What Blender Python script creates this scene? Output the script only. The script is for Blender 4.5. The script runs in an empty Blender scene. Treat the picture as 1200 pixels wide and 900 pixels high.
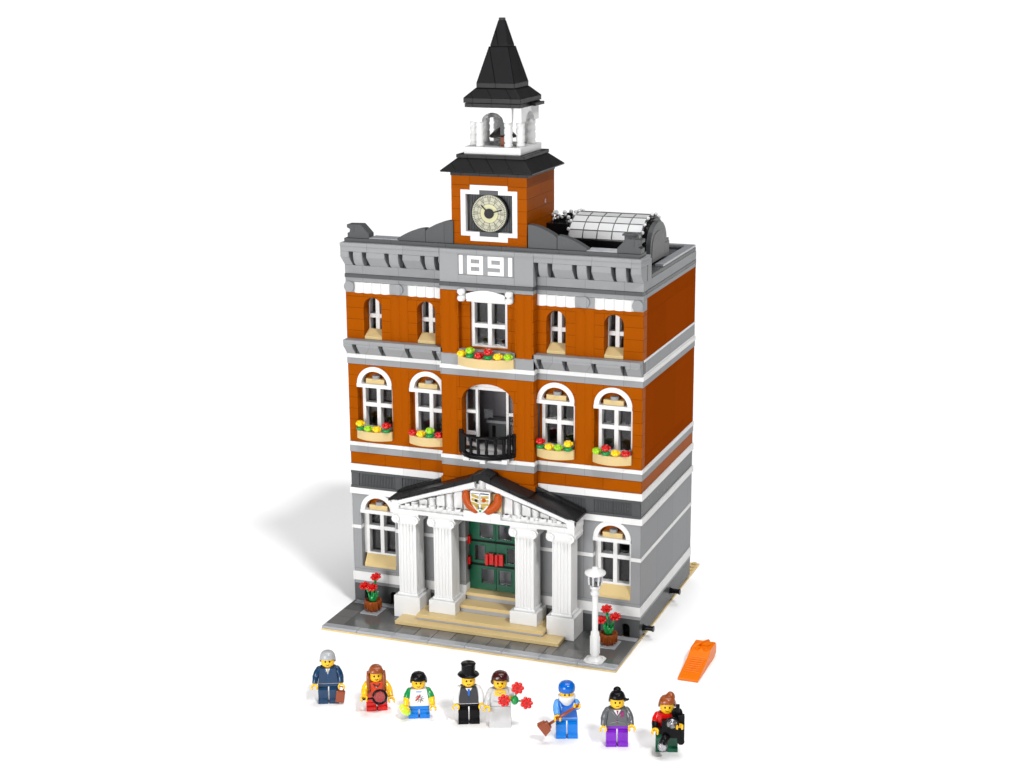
import bpy, math, random
from mathutils import Vector, Matrix
S = 0.008                      # one stud of the toy = 8 mm; all lengths below are in studs
rnd = random.Random(4)
SC = bpy.context.scene
COL = SC.collection
PI = math.pi
sin, cos = math.sin, math.cos

# ------------------------------------------------------------------ materials
def lin(h):
    v = [int(h[i:i+2], 16)/255 for i in (0, 2, 4)]
    return tuple(c/12.92 if c <= .04045 else ((c+.055)/1.055)**2.4 for c in v) + (1,)
def plastic(name, color, rough=.22, seam=None, metal=0, trans=0, spec=.5, ior=1.5, wear=.06):
    m = bpy.data.materials.new(name); m.use_nodes = True
    nt = m.node_tree; b = nt.nodes['Principled BSDF']
    b.inputs['Roughness'].default_value = rough
    b.inputs['Metallic'].default_value = metal
    b.inputs['IOR'].default_value = ior
    b.inputs['Specular IOR Level'].default_value = spec
    b.inputs['Transmission Weight'].default_value = trans
    col = color if not isinstance(color, str) else lin(color)
    b.inputs['Base Color'].default_value = col
    tc = nt.nodes.new('ShaderNodeTexCoord')
    # faint moulding texture and handling marks of the plastic
    nz = nt.nodes.new('ShaderNodeTexNoise'); nz.inputs['Scale'].default_value = 260; nz.inputs['Detail'].default_value = 3
    nt.links.new(tc.outputs['Object'], nz.inputs['Vector'])
    mr = nt.nodes.new('ShaderNodeMapRange'); mr.inputs['To Min'].default_value = max(0, rough-wear); mr.inputs['To Max'].default_value = rough+wear
    nt.links.new(nz.outputs['Fac'], mr.inputs['Value']); nt.links.new(mr.outputs['Result'], b.inputs['Roughness'])
    bump = nt.nodes.new('ShaderNodeBump'); bump.inputs['Strength'].default_value = .015; bump.inputs['Distance'].default_value = S*.2
    nt.links.new(nz.outputs['Fac'], bump.inputs['Height']); nt.links.new(bump.outputs['Normal'], b.inputs['Normal'])
    if seam:
        bw, bh, z0, dark, mort = seam
        sp = nt.nodes.new('ShaderNodeSeparateXYZ'); nt.links.new(tc.outputs['Object'], sp.inputs[0])
        ad = nt.nodes.new('ShaderNodeMath'); nt.links.new(sp.outputs['X'], ad.inputs[0]); nt.links.new(sp.outputs['Y'], ad.inputs[1])
        def mul(o, a, c):
            n = nt.nodes.new('ShaderNodeMath'); n.operation = 'MULTIPLY_ADD'
            nt.links.new(o, n.inputs[0]); n.inputs[1].default_value = a; n.inputs[2].default_value = c; return n.outputs[0]
        cb = nt.nodes.new('ShaderNodeCombineXYZ')
        nt.links.new(mul(ad.outputs[0], 1/S, 400), cb.inputs[0]); nt.links.new(mul(sp.outputs['Z'], 1/S, 240-z0), cb.inputs[1])
        br = nt.nodes.new('ShaderNodeTexBrick'); nt.links.new(cb.outputs[0], br.inputs['Vector'])
        br.inputs['Scale'].default_value = 1; br.inputs['Brick Width'].default_value = bw; br.inputs['Row Height'].default_value = bh
        br.inputs['Mortar Size'].default_value = mort; br.inputs['Mortar Smooth'].default_value = .3; br.inputs['Bias'].default_value = 0
        c1 = tuple(x*1.03 for x in col[:3])+(1,); c2 = tuple(x*.95 for x in col[:3])+(1,)
        br.inputs['Color1'].default_value = c1; br.inputs['Color2'].default_value = c2
        br.inputs['Mortar'].default_value = tuple(x*dark for x in col[:3])+(1,)
        nt.links.new(br.outputs['Color'], b.inputs['Base Color'])
        b2 = nt.nodes.new('ShaderNodeBump'); b2.invert = True; b2.inputs['Strength'].default_value = .4; b2.inputs['Distance'].default_value = S*.03
        nt.links.new(br.outputs['Fac'], b2.inputs['Height']); nt.links.new(bump.outputs['Normal'], b2.inputs['Normal'])
        nt.links.new(b2.outputs['Normal'], b.inputs['Normal'])
    return m
M = {}
M['orange'] = plastic('dark_orange_plastic', (.325, .071, .0012, 1), .2, (4, 1.2, .3, .5, .026), ior=1.05)
M['orange_s'] = plastic('dark_orange_smooth_plastic', (.325, .071, .0012, 1), .25, ior=1.05)
M['orange_p'] = plastic('dark_orange_shaded_panel_plastic', (.27, .046, .002, 1), .3, (8, 7.2, .3, .7, .015), spec=0)  # same orange, base colour darkened for the shaded side walls
M['lgray'] = plastic('light_gray_plastic', (.285, .29, .297, 1), .3, (6, 8.4, .5, .6, .022), ior=1.05)
M['lgray_s'] = plastic('light_gray_smooth_plastic', (.285, .29, .297, 1), .3, (4, 40, 10, .6, .022), ior=1.08)
M['dgray'] = plastic('dark_gray_plastic', (.078, .081, .083, 1), .25, (6, 40, 10, .5, .025), ior=1.2)
M['tile'] = plastic('dark_gray_pavement_tile', (.10, .102, .1, 1), .13)
M['tile2'] = plastic('mid_gray_pavement_tile', (.15, .145, .14, 1), .16)
M['dslab'] = plastic('dark_gray_flat_plastic', (.13, .13, .13, 1), .3, ior=1.15)
M['curb'] = plastic('light_gray_kerb_tile', (.33, .34, .36, 1), .16)
M['white'] = plastic('white_plastic', (.72, .72, .715, 1), .22, ior=1.3)
M['whitep'] = plastic('white_smooth_plastic', (.72, .72, .715, 1), .22, (4, 40, 10, .75, .02), ior=1.12)
M['tan'] = plastic('tan_plastic', (.62, .47, .225, 1), .22, ior=1.3)
M['black'] = plastic('black_plastic', (.006, .006, .007, 1), .2, ior=1.22)
M['blackr'] = plastic('black_roof_plastic', (.016, .016, .017, 1), .3, (2, 4, 3.2, .1, .05), ior=1.2)
M['green'] = plastic('dark_green_plastic', (.003, .085, .04, 1), .2)
M['bgreen'] = plastic('bright_green_plastic', (.003, .24, .05, 1), .22)
M['lime'] = plastic('lime_plastic', (.33, .62, .01, 1), .22)
M['dress'] = plastic('white_dress_plastic', (.52, .52, .52, 1), .25)
M['lime2'] = plastic('yellowish_lime_plastic', (.55, .85, .05, 1), .22)
M['red'] = plastic('red_plastic', (.58, .006, .004, 1), .2)
M['dred'] = plastic('dark_red_plastic', (.3, .012, .006, 1), .2)
M['yellow'] = plastic('bright_yellow_plastic', (.95, .62, .005, 1), .2)
M['skin'] = plastic('toy_skin_yellow_plastic', (.88, .50, .008, 1), .22)
M['brown'] = plastic('reddish_brown_plastic', (.25, .05, .015, 1), .22)
M['dbrown'] = plastic('dark_brown_hair_plastic', (.045, .006, .006, 1), .18)
M['rusthair'] = plastic('auburn_hair_plastic', (.27, .06, .012, 1), .25)
M['pot'] = plastic('brown_pot_plastic', (.24, .055, .01, 1), .25, ior=1.2)
M['navy'] = plastic('navy_plastic', (.006, .036, .095, 1), .22)
M['blue'] = plastic('blue_plastic', (.0, .11, .5, 1), .18)
M['mblue'] = plastic('medium_blue_plastic', (.1, .32, .72, 1), .22)
M['tealblue'] = plastic('bright_blue_plastic', (.0, .17, .60, 1), .2)
M['purple'] = plastic('purple_plastic', (.18, .012, .45, 1), .2)
M['hgray'] = plastic('gray_hair_plastic', (.36, .37, .38, 1), .22)
M['suit'] = plastic('suit_gray_print_plastic', (.10, .105, .115, 1), .22)
M['vest'] = plastic('charcoal_vest_plastic', (.028, .028, .032, 1), .22)
M['orangered'] = plastic('orange_red_top_plastic', (.62, .06, .015, 1), .22)
M['sep'] = plastic('bright_orange_plastic', (.78, .17, .001, 1), .3, ior=1.25)
M['rust'] = plastic('rust_orange_gloss_plastic', (.42, .065, .003, 1), .12, ior=1.35)
M['gold'] = plastic('gold_print', (.42, .30, .05, 1), .3)
M['cream'] = plastic('cream_dial_print', (.36, .35, .23, 1), .25)
M['cream2'] = plastic('yellow_dial_print', (.45, .43, .21, 1), .25)
M['steel'] = plastic('silver_plastic', (.6, .6, .61, 1), .25, metal=.8)
M['bronze'] = plastic('dark_bronze_plastic', (.06, .055, .05, 1), .2, metal=.5)
M['magenta'] = plastic('magenta_print', (.25, .01, .12, 1), .25)
M['dteal'] = plastic('dark_green_legs_plastic', (.003, .085, .04, 1), .2)
M['inner'] = plastic('interior_gray_plastic', (.13, .12, .13, 1), .4)
M['ground'] = plastic('white_paper_sweep', (.96, .96, .96, 1), .9, spec=.0)
def clear(name, color, body=0.0, ior=1.45, rough=.04):
    """thin moulded clear plastic: mostly see-through, Fresnel reflection, body mixes in white"""
    m = bpy.data.materials.new(name); m.use_nodes = True; nt = m.node_tree; nt.nodes.clear()
    out = nt.nodes.new('ShaderNodeOutputMaterial'); tr = nt.nodes.new('ShaderNodeBsdfTransparent'); tr.inputs['Color'].default_value = color
    gl = nt.nodes.new('ShaderNodeBsdfGlossy'); gl.inputs['Roughness'].default_value = rough
    di = nt.nodes.new('ShaderNodeBsdfDiffuse'); di.inputs['Color'].default_value = (.93, .94, .95, 1)
    fr = nt.nodes.new('ShaderNodeFresnel'); fr.inputs['IOR'].default_value = ior
    tc = nt.nodes.new('ShaderNodeTexCoord'); nz = nt.nodes.new('ShaderNodeTexNoise'); nz.inputs['Scale'].default_value = 60; bp = nt.nodes.new('ShaderNodeBump')
    bp.inputs['Strength'].default_value = .08; bp.inputs['Distance'].default_value = S*.3
    nt.links.new(tc.outputs['Object'], nz.inputs['Vector']); nt.links.new(nz.outputs['Fac'], bp.inputs['Height']); nt.links.new(bp.outputs['Normal'], gl.inputs['Normal'])
    m1 = nt.nodes.new('ShaderNodeMixShader'); m1.inputs[0].default_value = body
    nt.links.new(tr.outputs[0], m1.inputs[1]); nt.links.new(di.outputs[0], m1.inputs[2])
    m2 = nt.nodes.new('ShaderNodeMixShader'); nt.links.new(fr.outputs[0], m2.inputs[0]); nt.links.new(m1.outputs[0], m2.inputs[1]); nt.links.new(gl.outputs[0], m2.inputs[2])
    nt.links.new(m2.outputs[0], out.inputs[0]); return m
M['glass'] = clear('clear_window_plastic', (.86, .86, .88, 1), 0)
M['lens'] = clear('magnifier_lens_plastic', (.80, .60, .66, 1), .02)
M['clear'] = clear('brightened_skylight_plastic', (.95, .95, .96, 1), .66)  # strong white body paints in the brightness of the see-through panes

# ------------------------------------------------------------------ mesh builder
class MB:
    def __init__(s): s.v = []; s.f = []; s.m = []; s.mats = ['white']; s.cur = 0; s.sm = []; s.T = None
    def mat(s, n):
        if not s.f and s.mats == ['white']: s.mats = [n]
        if n not in s.mats: s.mats.append(n)
        s.cur = s.mats.index(n); return s
    def add(s, vs, fs, smooth=False):
        o = len(s.v)
        if s.T is not None: vs = [tuple(s.T @ Vector(p)) for p in vs]
        s.v += [tuple(p) for p in vs]
        for f in fs: s.f.append([i+o for i in f]); s.m.append(s.cur); s.sm.append(smooth)
        return s
    def box(s, x0, x1, y0, y1, z0, z1):
        if x0 > x1: x0, x1 = x1, x0
        if y0 > y1: y0, y1 = y1, y0
        if z0 > z1: z0, z1 = z1, z0
        v = [(x0,y0,z0),(x1,y0,z0),(x1,y1,z0),(x0,y1,z0),(x0,y0,z1),(x1,y0,z1),(x1,y1,z1),(x0,y1,z1)]
        return s.add(v, [(0,3,2,1),(4,5,6,7),(0,1,5,4),(1,2,6,5),(2,3,7,6),(3,0,4,7)])
    def frustum(s, cx, cy, z0, z1, a, b, a2=None, b2=None):
        a2 = a if a2 is None else a2; b2 = b if b2 is None else b2
        v = [(cx-a,cy-a2,z0),(cx+a,cy-a2,z0),(cx+a,cy+a2,z0),(cx-a,cy+a2,z0),(cx-b,cy-b2,z1),(cx+b,cy-b2,z1),(cx+b,cy+b2,z1),(cx-b,cy+b2,z1)]
        return s.add(v, [(0,3,2,1),(4,5,6,7),(0,1,5,4),(1,2,6,5),(2,3,7,6),(3,0,4,7)])
    def prism(s, poly, axis, a, b):
        # poly in the plane normal to axis: x -> (y,z); y -> (x,z); z -> (x,y)
        n = len(poly)
        def P(p, t): return (t,p[0],p[1]) if axis == 'x' else (p[0],t,p[1]) if axis == 'y' else (p[0],p[1],t)
        v = [P(p, a) for p in poly] + [P(p, b) for p in poly]
        f = [tuple(range(n)), tuple(range(2*n-1, n-1, -1))] + [(i, i+n, (i+1) % n + n, (i+1) % n) for i in range(n)]
        return s.add(v, f)
    def cyl(s, c, r, h, axis='z', n=20, r2=None, smooth=True):
        r2 = r if r2 is None else r2
        v = []
        for t, rr in ((0, r), (h, r2)):
            for i in range(n):
                a = 2*PI*i/n; p, q = rr*cos(a), rr*sin(a)
                v.append((c[0]+t, c[1]+p, c[2]+q) if axis == 'x' else (c[0]+p, c[1]+t, c[2]+q) if axis == 'y' else (c[0]+p, c[1]+q, c[2]+t))
        s.add(v, [(i, (i+1) % n, (i+1) % n+n, i+n) for i in range(n)], smooth)
        s.add(v[:n], [tuple(range(n-1, -1, -1))]); s.add(v[n:], [tuple(range(n))]); return s
    def lathe(s, prof, c=(0,0,0), n=24, axis='z', sx=1, sy=1, closed=True):
        v = []
        for r, z in prof:
            for i in range(n):
                a = 2*PI*i/n; p, q = r*cos(a)*sx, r*sin(a)*sy
                v.append((c[0]+p, c[1]+q, c[2]+z) if axis == 'z' else (c[0]+p, c[1]+z, c[2]+q) if axis == 'y' else (c[0]+z, c[1]+p, c[2]+q))
        f = []
        for k in range(len(prof)-1):
            f += [(k*n+i, k*n+(i+1) % n, (k+1)*n+(i+1) % n, (k+1)*n+i) for i in range(n)]
        if closed: f += [tuple(range(n-1, -1, -1)), tuple((len(prof)-1)*n+i for i in range(n))]
        return s.add(v, f, True)
    def ball(s, c, r, n=16, rz=None, ry=None):
        rz = r if rz is None else rz; ry = r if ry is None else ry
        m = n//2; v = [(c[0], c[1], c[2]-rz)]
        for k in range(1, m):
            t = -PI/2+PI*k/m
            for i in range(n):
                a = 2*PI*i/n; v.append((c[0]+r*cos(t)*cos(a), c[1]+ry*cos(t)*sin(a), c[2]+rz*sin(t)))
        v.append((c[0], c[1], c[2]+rz)); L = len(v)-1
        f = [(0, 1+(i+1) % n, 1+i) for i in range(n)]
        for k in range(m-2): f += [(1+k*n+i, 1+k*n+(i+1) % n, 1+(k+1)*n+(i+1) % n, 1+(k+1)*n+i) for i in range(n)]
        f += [(L, 1+(m-2)*n+i, 1+(m-2)*n+(i+1) % n) for i in range(n)]
        return s.add(v, f, True)
    def tube(s, pts, r, n=10, r2=None):
        pts = [Vector(p) for p in pts]; v = []; k = len(pts)
        up = Vector((0, 0, 1)) if abs((pts[-1]-pts[0]).normalized().z) < .9 else Vector((1, 0, 0))
        for j, p in enumerate(pts):
            d = (pts[min(j+1, k-1)]-pts[max(j-1, 0)]).normalized()
            a = d.cross(up).normalized(); b = d.cross(a)
            rr = r if r2 is None else r+(r2-r)*j/(k-1)
            for i in range(n):
                t = 2*PI*i/n; v.append(p+a*rr*cos(t)+b*rr*sin(t))
        f = []
        for j in range(k-1): f += [(j*n+i, j*n+(i+1) % n, (j+1)*n+(i+1) % n, (j+1)*n+i) for i in range(n)]
        f += [tuple(range(n-1, -1, -1)), tuple((k-1)*n+i for i in range(n))]
        return s.add([tuple(p) for p in v], f, True)
    def build(s, name, parent=None, bevel=.035, label=None):
        base = Vector(parent['_o']) if parent is not None and '_o' in parent.keys() else Vector((0, 0, 0))
        me = bpy.data.meshes.new(name)
        me.from_pydata([tuple((Vector(p)-base)*S) for p in s.v], [], s.f)
        for k in s.mats: me.materials.append(M[k])
        for p, mi, sm in zip(me.polygons, s.m, s.sm): p.material_index = mi; p.use_smooth = sm
        me.validate(); me.update()
        import bmesh
        bm = bmesh.new(); bm.from_mesh(me); bmesh.ops.recalc_face_normals(bm, faces=bm.faces); bm.to_mesh(me); bm.free()
        o = bpy.data.objects.new(name, me); COL.objects.link(o)
        if bevel:
            md = o.modifiers.new('edge', 'BEVEL'); md.width = bevel*S; md.segments = 2; md.limit_method = 'ANGLE'; md.angle_limit = math.radians(38)
            md.use_clamp_overlap = True
        if parent is not None: o.parent = parent; o['_o'] = list(base)
        if label: o['label'] = label
        return o
ROT = {}
def thing(name, label, cat, loc, group=None, rz=0):
    """an Empty at the thing's base; with rz the parts are written in the thing's own axes"""
    o = bpy.data.objects.new(name, None); COL.objects.link(o)
    o.location = Vector(loc)*S; o.rotation_euler = (0, 0, rz); o.empty_display_size = S
    o['label'] = label; o['category'] = cat; o['_o'] = list(loc) if rz == 0 and rz is not None else [0, 0, 0]
    if group: o['group'] = group
    return o
def local(name, label, cat, loc, rz, group=None):
    o = thing(name, label, cat, loc, group, rz); o['_o'] = [0., 0., 0.]; return o
def arch_pts(xa, xb, zs, rise, n=16):
    c = (xa+xb)/2; r = (xb-xa)/2
    return [(c-r*cos(PI*i/n), zs+rise*sin(PI*i/n)) for i in range(n+1)]
def wall_front(mb, x0, x1, z0, z1, y0, y1, ops=()):
    """front wall with openings (xa, xb, za, zb, rise): rise > 0 gives an arched head"""
    x = x0
    for xa, xb, za, zb, rise in sorted(ops):
        if xa > x: mb.box(x, xa, y0, y1, z0, z1)
        if za > z0: mb.box(xa, xb, y0, y1, z0, min(za, z1))
        if rise:
            zt = zb+rise
            if zb < z1:
                pts = [p for p in arch_pts(xa, xb, zb, rise)]
                top = max(z1, zt+.01)
                for (p, q) in zip(pts, pts[1:]): mb.add(
                    [(p[0],y0,p[1]),(q[0],y0,q[1]),(q[0],y0,top),(p[0],y0,top),(p[0],y1,p[1]),(q[0],y1,q[1]),(q[0],y1,top),(p[0],y1,top)],
                    [(0,1,2,3),(7,6,5,4),(0,4,5,1),(3,2,6,7)])
        elif zb < z1: mb.box(xa, xb, y0, y1, zb, z1)
        x = xb
    if x < x1: mb.box(x, x1, y0, y1, z0, z1)

# ------------------------------------------------------------------ paper
g = MB().mat('ground')
g.add([(-6000,-1500,0),(6000,-1500,0),(6000,9000,0),(-6000,9000,0)], [(0,1,2,3)])
go = g.build('ground', bevel=0); go['kind'] = 'structure'

# ------------------------------------------------------------------ town hall
TH = thing('town_hall', 'tall orange and gray toy brick town hall with clock tower and white columned portico', 'toy building', (16, 16, 0))
YB = 27.6
mb = MB().mat('tan'); mb.box(0, 32, 0, 32, .0, .19)
for i in range(32):
    for y in (28.5, 29.5, 30.5, 31.5): mb.cyl((i+.5, y, .19), .3, .2, n=10)
mb.build('baseplate', TH, .02)
# pavement
mb = MB().mat('curb')
x = 0.03
for w in (4, 4, 4, 4, 4, 4, 4, 4): mb.box(x, min(x+w-.03, 31.97), .03, .98, .195, .47); x += w
mb.build('kerb_tiles', TH, .03)
mb = MB().mat('tile')
mb.box(.03, 7.98, 1.01, 7.98, .195, .455); mb.box(25.0, 31.97, 1.01, 7.98, .195, .455)
mb.mat('tile2')
for i in range(9):
    mb.mat('tile2' if i % 3 else 'tile'); mb.box(8.03+2*i, 9.97+2*i if i < 8 else 24.97, 1.01, 2.98, .195, .462)
mb.mat('tile'); mb.box(8.01, 24.97, 3.01, 7.98, .195, .44)
mb.mat('tile2')
for x0, y0 in ((.1, 1.1), (.1, 3.1), (26.1, 1.1)): mb.box(x0, x0+1.9, y0, y0+1.9, .455, .468)
mb.mat('curb'); mb.box(.3, 7.9, 7.05, 7.95, .455, .47); mb.box(27.1, 31.9, 7.05, 7.95, .455, .47)
mb.build('pavement_tiles', TH, .03)
# steps
for x0, x1, y0, y1, z0, z1 in ((7, 25, 3, 8, .462, .86), (9, 23, 4, 8, .861, 1.46), (13.02, 18.98, 6.2, 8.2, 1.461, 2.26), (13.02, 18.98, 7.85, 9.6, 2.261, 3.06)):
    mb = MB().mat('tan'); t = .38 if z1-z0 < .5 else .36
    mb.box(x0, x1, y0, y1, z1-t, z1)
    if z1-t > z0+.02: mb.mat('curb'); mb.box(x0+.06, x1-.06, y0+.06, y1-.01, z0, z1-t-.004)
    mb.build('step', TH, .03)

# walls by storey: front at y 8, side walls at x 0 and 32
def ring(name, z0, z1, mat, wings=(), yf=8.0, out=0, pav=None, pavops=(), side=None, th=1.0):
    """one storey or band: front wings, side walls, back wall and pavilion, each a part of its own"""
    o = out; bv = .03 if not wings else 0
    if pav is None and not any(11 < w[0] < 21 for w in wings):
        a = MB().mat(mat); wall_front(a, 0-o, 32+o, z0, z1, yf-o, 9, wings); a.build('front_'+name, TH, bv)
    else:
        l, r_ = (11, 21) if pav is not None else (13, 19)
        mids = [w for w in wings if 11 < w[0] < 21]
        a = MB().mat(mat); wall_front(a, 0-o, l, z0, z1, yf-o, 9, [w for w in wings if w[1] < 12]); a.build('front_'+name, TH, bv)
        a = MB().mat(mat); wall_front(a, r_, 32+o, z0, z1, yf-o, 9, [w for w in wings if w[0] > 20]); a.build('front_'+name, TH, bv)
        if pav is None:
            for w in mids:
                if w[3] < z1: a = MB().mat(mat); a.box(13.001, 18.999, yf-o, 9, w[3], z1); a.build('front_'+name, TH, 0)
    for x0, x1 in ((0-o, th), (32-th, 32+o)):
        a = MB().mat(side or mat); a.box(x0, x1, 9, YB, z0, z1); a.build('side_'+name, TH, 0)
    a = MB().mat(side or mat); a.box(th, 32-th, YB-th, YB, z0, z1); a.build('back_'+name, TH, 0)
    if pav is not None:
        b = MB().mat(pav); wall_front(b, 11-o, 21+o, z0, z1, 7-o, 8.2, pavops); b.build('pavilion_'+name, TH, .03 if not pavops else 0)
holes = [(1.15, 2.0, .45, 1.45, .42), (4.2, 5.05, .45, 1.45, .42), (27.0, 27.85, .45, 1.45, .42), (30.1, 30.95, .45, 1.45, .42)]
dr = [(13, 19, .45, 3.8, 0)]
ring('plinth_wall', .46, 2.42, 'dgray', holes[:2]+[(13, 19, .46, 2.42, 0)]+holes[2:])
ring('plinth_lip', 2.42, 2.78, 'lgray_s', [(13, 19, 2.42, 2.78, 0)], out=.02)
ring('base_band', 2.78, 3.76, 'whitep', [(13, 19, 2.78, 3.76, 0)], out=.08)
gw = [(1, 5, 4.4, 10.85, 0), (13, 19, 3.76, 11.6, 0), (27, 31, 4.4, 10.85, 0)]
def part_ops(ops, z0, z1): return [(a, b, max(c, z0), min(d, z1), 0) for a, b, c, d, r in ops if c < z1 and d > z0]
ring('ground_floor_wall', 3.76, 8.64, 'lgray', part_ops(gw, 3.76, 8.64))
ring('thin_belt', 8.64, 9.02, 'whitep', part_ops(gw, 8.64, 9.02), out=.06)
ring('ground_floor_upper_wall', 9.02, 12.55, 'lgray', [(1, 5, 9.02, 10.85, 1.4), (13, 19, 9.02, 11.6, 0), (27, 31, 9.02, 10.85, 1.4)])
ring('lower_band', 12.55, 13.22, 'whitep', out=.16)
ring('grille_wall', 13.22, 15.08, 'dgray', pav='orange')
ring('middle_band', 15.1, 15.85, 'whitep', out=.14, pav='orange')
ring('orange_course', 15.85, 17.15, 'orange', pav='orange')
ring('gray_course', 17.15, 17.88, 'lgray_s', out=.06, pav='lgray_s')
ring('white_course', 17.88, 18.3, 'whitep', out=.12, pav='whitep')
f2 = [(1, 5, 19.5, 24.65, 1.45), (7, 11, 19.5, 24.65, 1.45), (21, 25, 19.5, 24.65, 1.45), (27, 31, 19.5, 24.65, 1.45)]
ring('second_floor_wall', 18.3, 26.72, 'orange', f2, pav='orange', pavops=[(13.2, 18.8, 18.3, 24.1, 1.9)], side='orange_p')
ring('upper_gray_course', 26.72, 27.38, 'lgray_s', out=.06, pav='lgray_s')
ring('upper_white_course', 27.38, 27.82, 'whitep', out=.12, pav='whitep')
ring('cornice_wall', 27.82, 29.44, 'dgray', pav='lgray_s', side='lgray_s')
f3 = [(2, 4, 29.44, 32.85, 1.0), (8, 10, 29.44, 32.85, 1.0), (22, 24, 29.44, 32.85, 1.0), (28, 30, 29.44, 32.85, 1.0)]
a = MB().mat('orange'); wall_front(a, 0, 11, 29.44, 34.3, 8, 9.2, f3[:2]); a.build('front_third_floor_wall', TH, 0)
a = MB().mat('orange'); wall_front(a, 21, 32, 29.44, 34.3, 8, 9.2, f3[2:]); a.build('front_third_floor_wall', TH, 0)
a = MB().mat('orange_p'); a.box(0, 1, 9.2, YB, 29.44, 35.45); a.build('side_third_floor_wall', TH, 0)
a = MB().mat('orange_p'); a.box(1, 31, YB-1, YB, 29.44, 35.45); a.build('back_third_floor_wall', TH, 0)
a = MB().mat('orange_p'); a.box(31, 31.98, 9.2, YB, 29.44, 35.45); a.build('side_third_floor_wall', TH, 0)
# pavilion third floor: pilasters, recess with window
a = MB().mat('orange'); a.box(11, 13, 7, 8.2, 28.95, 35.45); a.box(19, 21, 7, 8.2, 28.95, 35.45)
wall_front(a, 13, 19, 28.95, 35.45, 7.6, 8.2, [(14, 18, 29.6, 34.35, 0)]); a.build('pavilion_third_floor_wall', TH, .03)
a = MB().mat('lgray_s'); a.box(11, 21, 6.96, 7.6, 27.82, 28.94); a.build('pavilion_ledge', TH, .03)
# thin side lines on the right and left walls
for z0, z1 in ((29.2, 29.44), (27.84, 28.0)):
    for x0, x1 in ((31.9, 32.05), (-.05, .1)): a = MB().mat('whitep'); a.box(x0, x1, 8.2, YB+.02, z0, z1); a.build('side_trim_line', TH, .02)
# ledges and ribbed grilles of the dark band
for x0, x1, xx in ((0, 10.98, (.05, 5.05)), (21.02, 32, (26.2, 31.05))):
    a = MB().mat('dgray'); a.box(x0, x1, 7.82, 8, 13.23, 13.5); a.box(x0, x1, 7.86, 8, 14.82, 15.08)
    for x in xx: a.box(x, x+.9, 7.86, 8, 13.5, 14.82)
    a.build('grille_ledge', TH, .03)
for x0, x1 in ((1.2, 4.9), (6.2, 10.9), (21.2, 26.0), (27.3, 30.9)):
    a = MB().mat('dgray'); n = int((x1-x0)/.17)
    for i in range(n):
        u = x0+(x1-x0)*i/n; a.box(u, u+.09, 7.92, 8, 13.5, 14.82)
    a.build('ribbed_grille', TH, 0)

# pilasters with rounded ribs
def pilaster(x0, x1, z0, z1, y, d=.16):
    a = MB().mat('orange_s'); n = 24; pts = [(x0, y+.05)]
    for i in range(n+1):
        t = i/n; u = x0+(x1-x0)*t; b = abs(sin(PI*t*2))**.8; pts.append((u, y-.03-d*b))
    pts.append((x1, y+.05)); a.prism(pts, 'z', z0, z1); a.build('pilaster', TH, 0)
for x0 in (5, 25): pilaster(x0+.02, x0+1.98, 29.45, 34.28, 8, .10); pilaster(x0+.15, x0+1.85, 18.32, 26.7, 8, .06)
for x0 in (11, 19): pilaster(x0+.15, x0+1.85, 28.97, 35.43, 7, .09); pilaster(x0+.1 if x0 < 15 else x0+.25, x0+1.7, 18.32, 26.7, 7, .05)

# cornice between second and third floor
def belt(x0, x1, notches):
    a = MB().mat('lgray_s'); a.box(x0, x1, 7, 8.0, 29.02, 29.44)
    cuts = [x0]; [cuts.extend((n, n+.5)) for n in notches]; cuts.append(x1)
    for i in range(0, len(cuts), 2):
        if cuts[i+1]-cuts[i] > .02: a.prism([(8, 27.83), (7.84, 27.83), (7.0, 28.8), (7.0, 29.015), (8, 29.015)], 'x', cuts[i], cuts[i+1])
    a.build('slanted_cornice', TH, .03)
belt(0, 10.98, (1, 4, 7, 10)); belt(21.02, 32, (21.3, 24, 27, 30))
# frieze
a = MB().mat('lgray_s')
a.box(0, 10.99, 7.98, 9.2, 35.42, 35.86); a.box(21.01, 31.98, 7.98, 9.2, 35.42, 35.86)
a.box(-.01, 1, 9.2, YB, 35.46, 35.86); a.box(31, 32.01, 9.2, YB, 35.46, 35.86); a.box(1, 31, YB-1, YB, 35.46, 35.86)
for x0, x1 in ((0, 1), (5, 7), (25, 27), (31, 31.99)): a.box(x0, x1, 7.93, 9.2, 34.31, 35.41)
a.box(11, 21, 6.94, 8.2, 35.46, 35.86)
a.build('frieze_course', TH, .03)
for x in (.5, 6, 26, 31.45):
    a = MB().mat('lgray_s'); a.cyl((x, 7.93, 34.92), .56, -.22, 'y', 28); a.build('round_boss', TH, .04)
for x0, x1 in ((1, 5), (7, 11), (21, 25), (27, 31)):
    a = MB().mat('white')
    for i in range(4):
        u = x0+i; pts = [(u+.015, 9.2)]+[(u+.015+.97*k/8, 7.98-.22*sin(PI*k/8)) for k in range(9)]+[(u+.985, 9.2)]
        a.prism(pts, 'z', 34.31, 35.41)
    a.mat('lgray_s'); a.box(x0, x1, 8.2, 9.2, 34.31, 35.41); a.build('fluted_frieze', TH, 0)  # gray backing in the gaps imitates shading lines between the flutes
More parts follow.
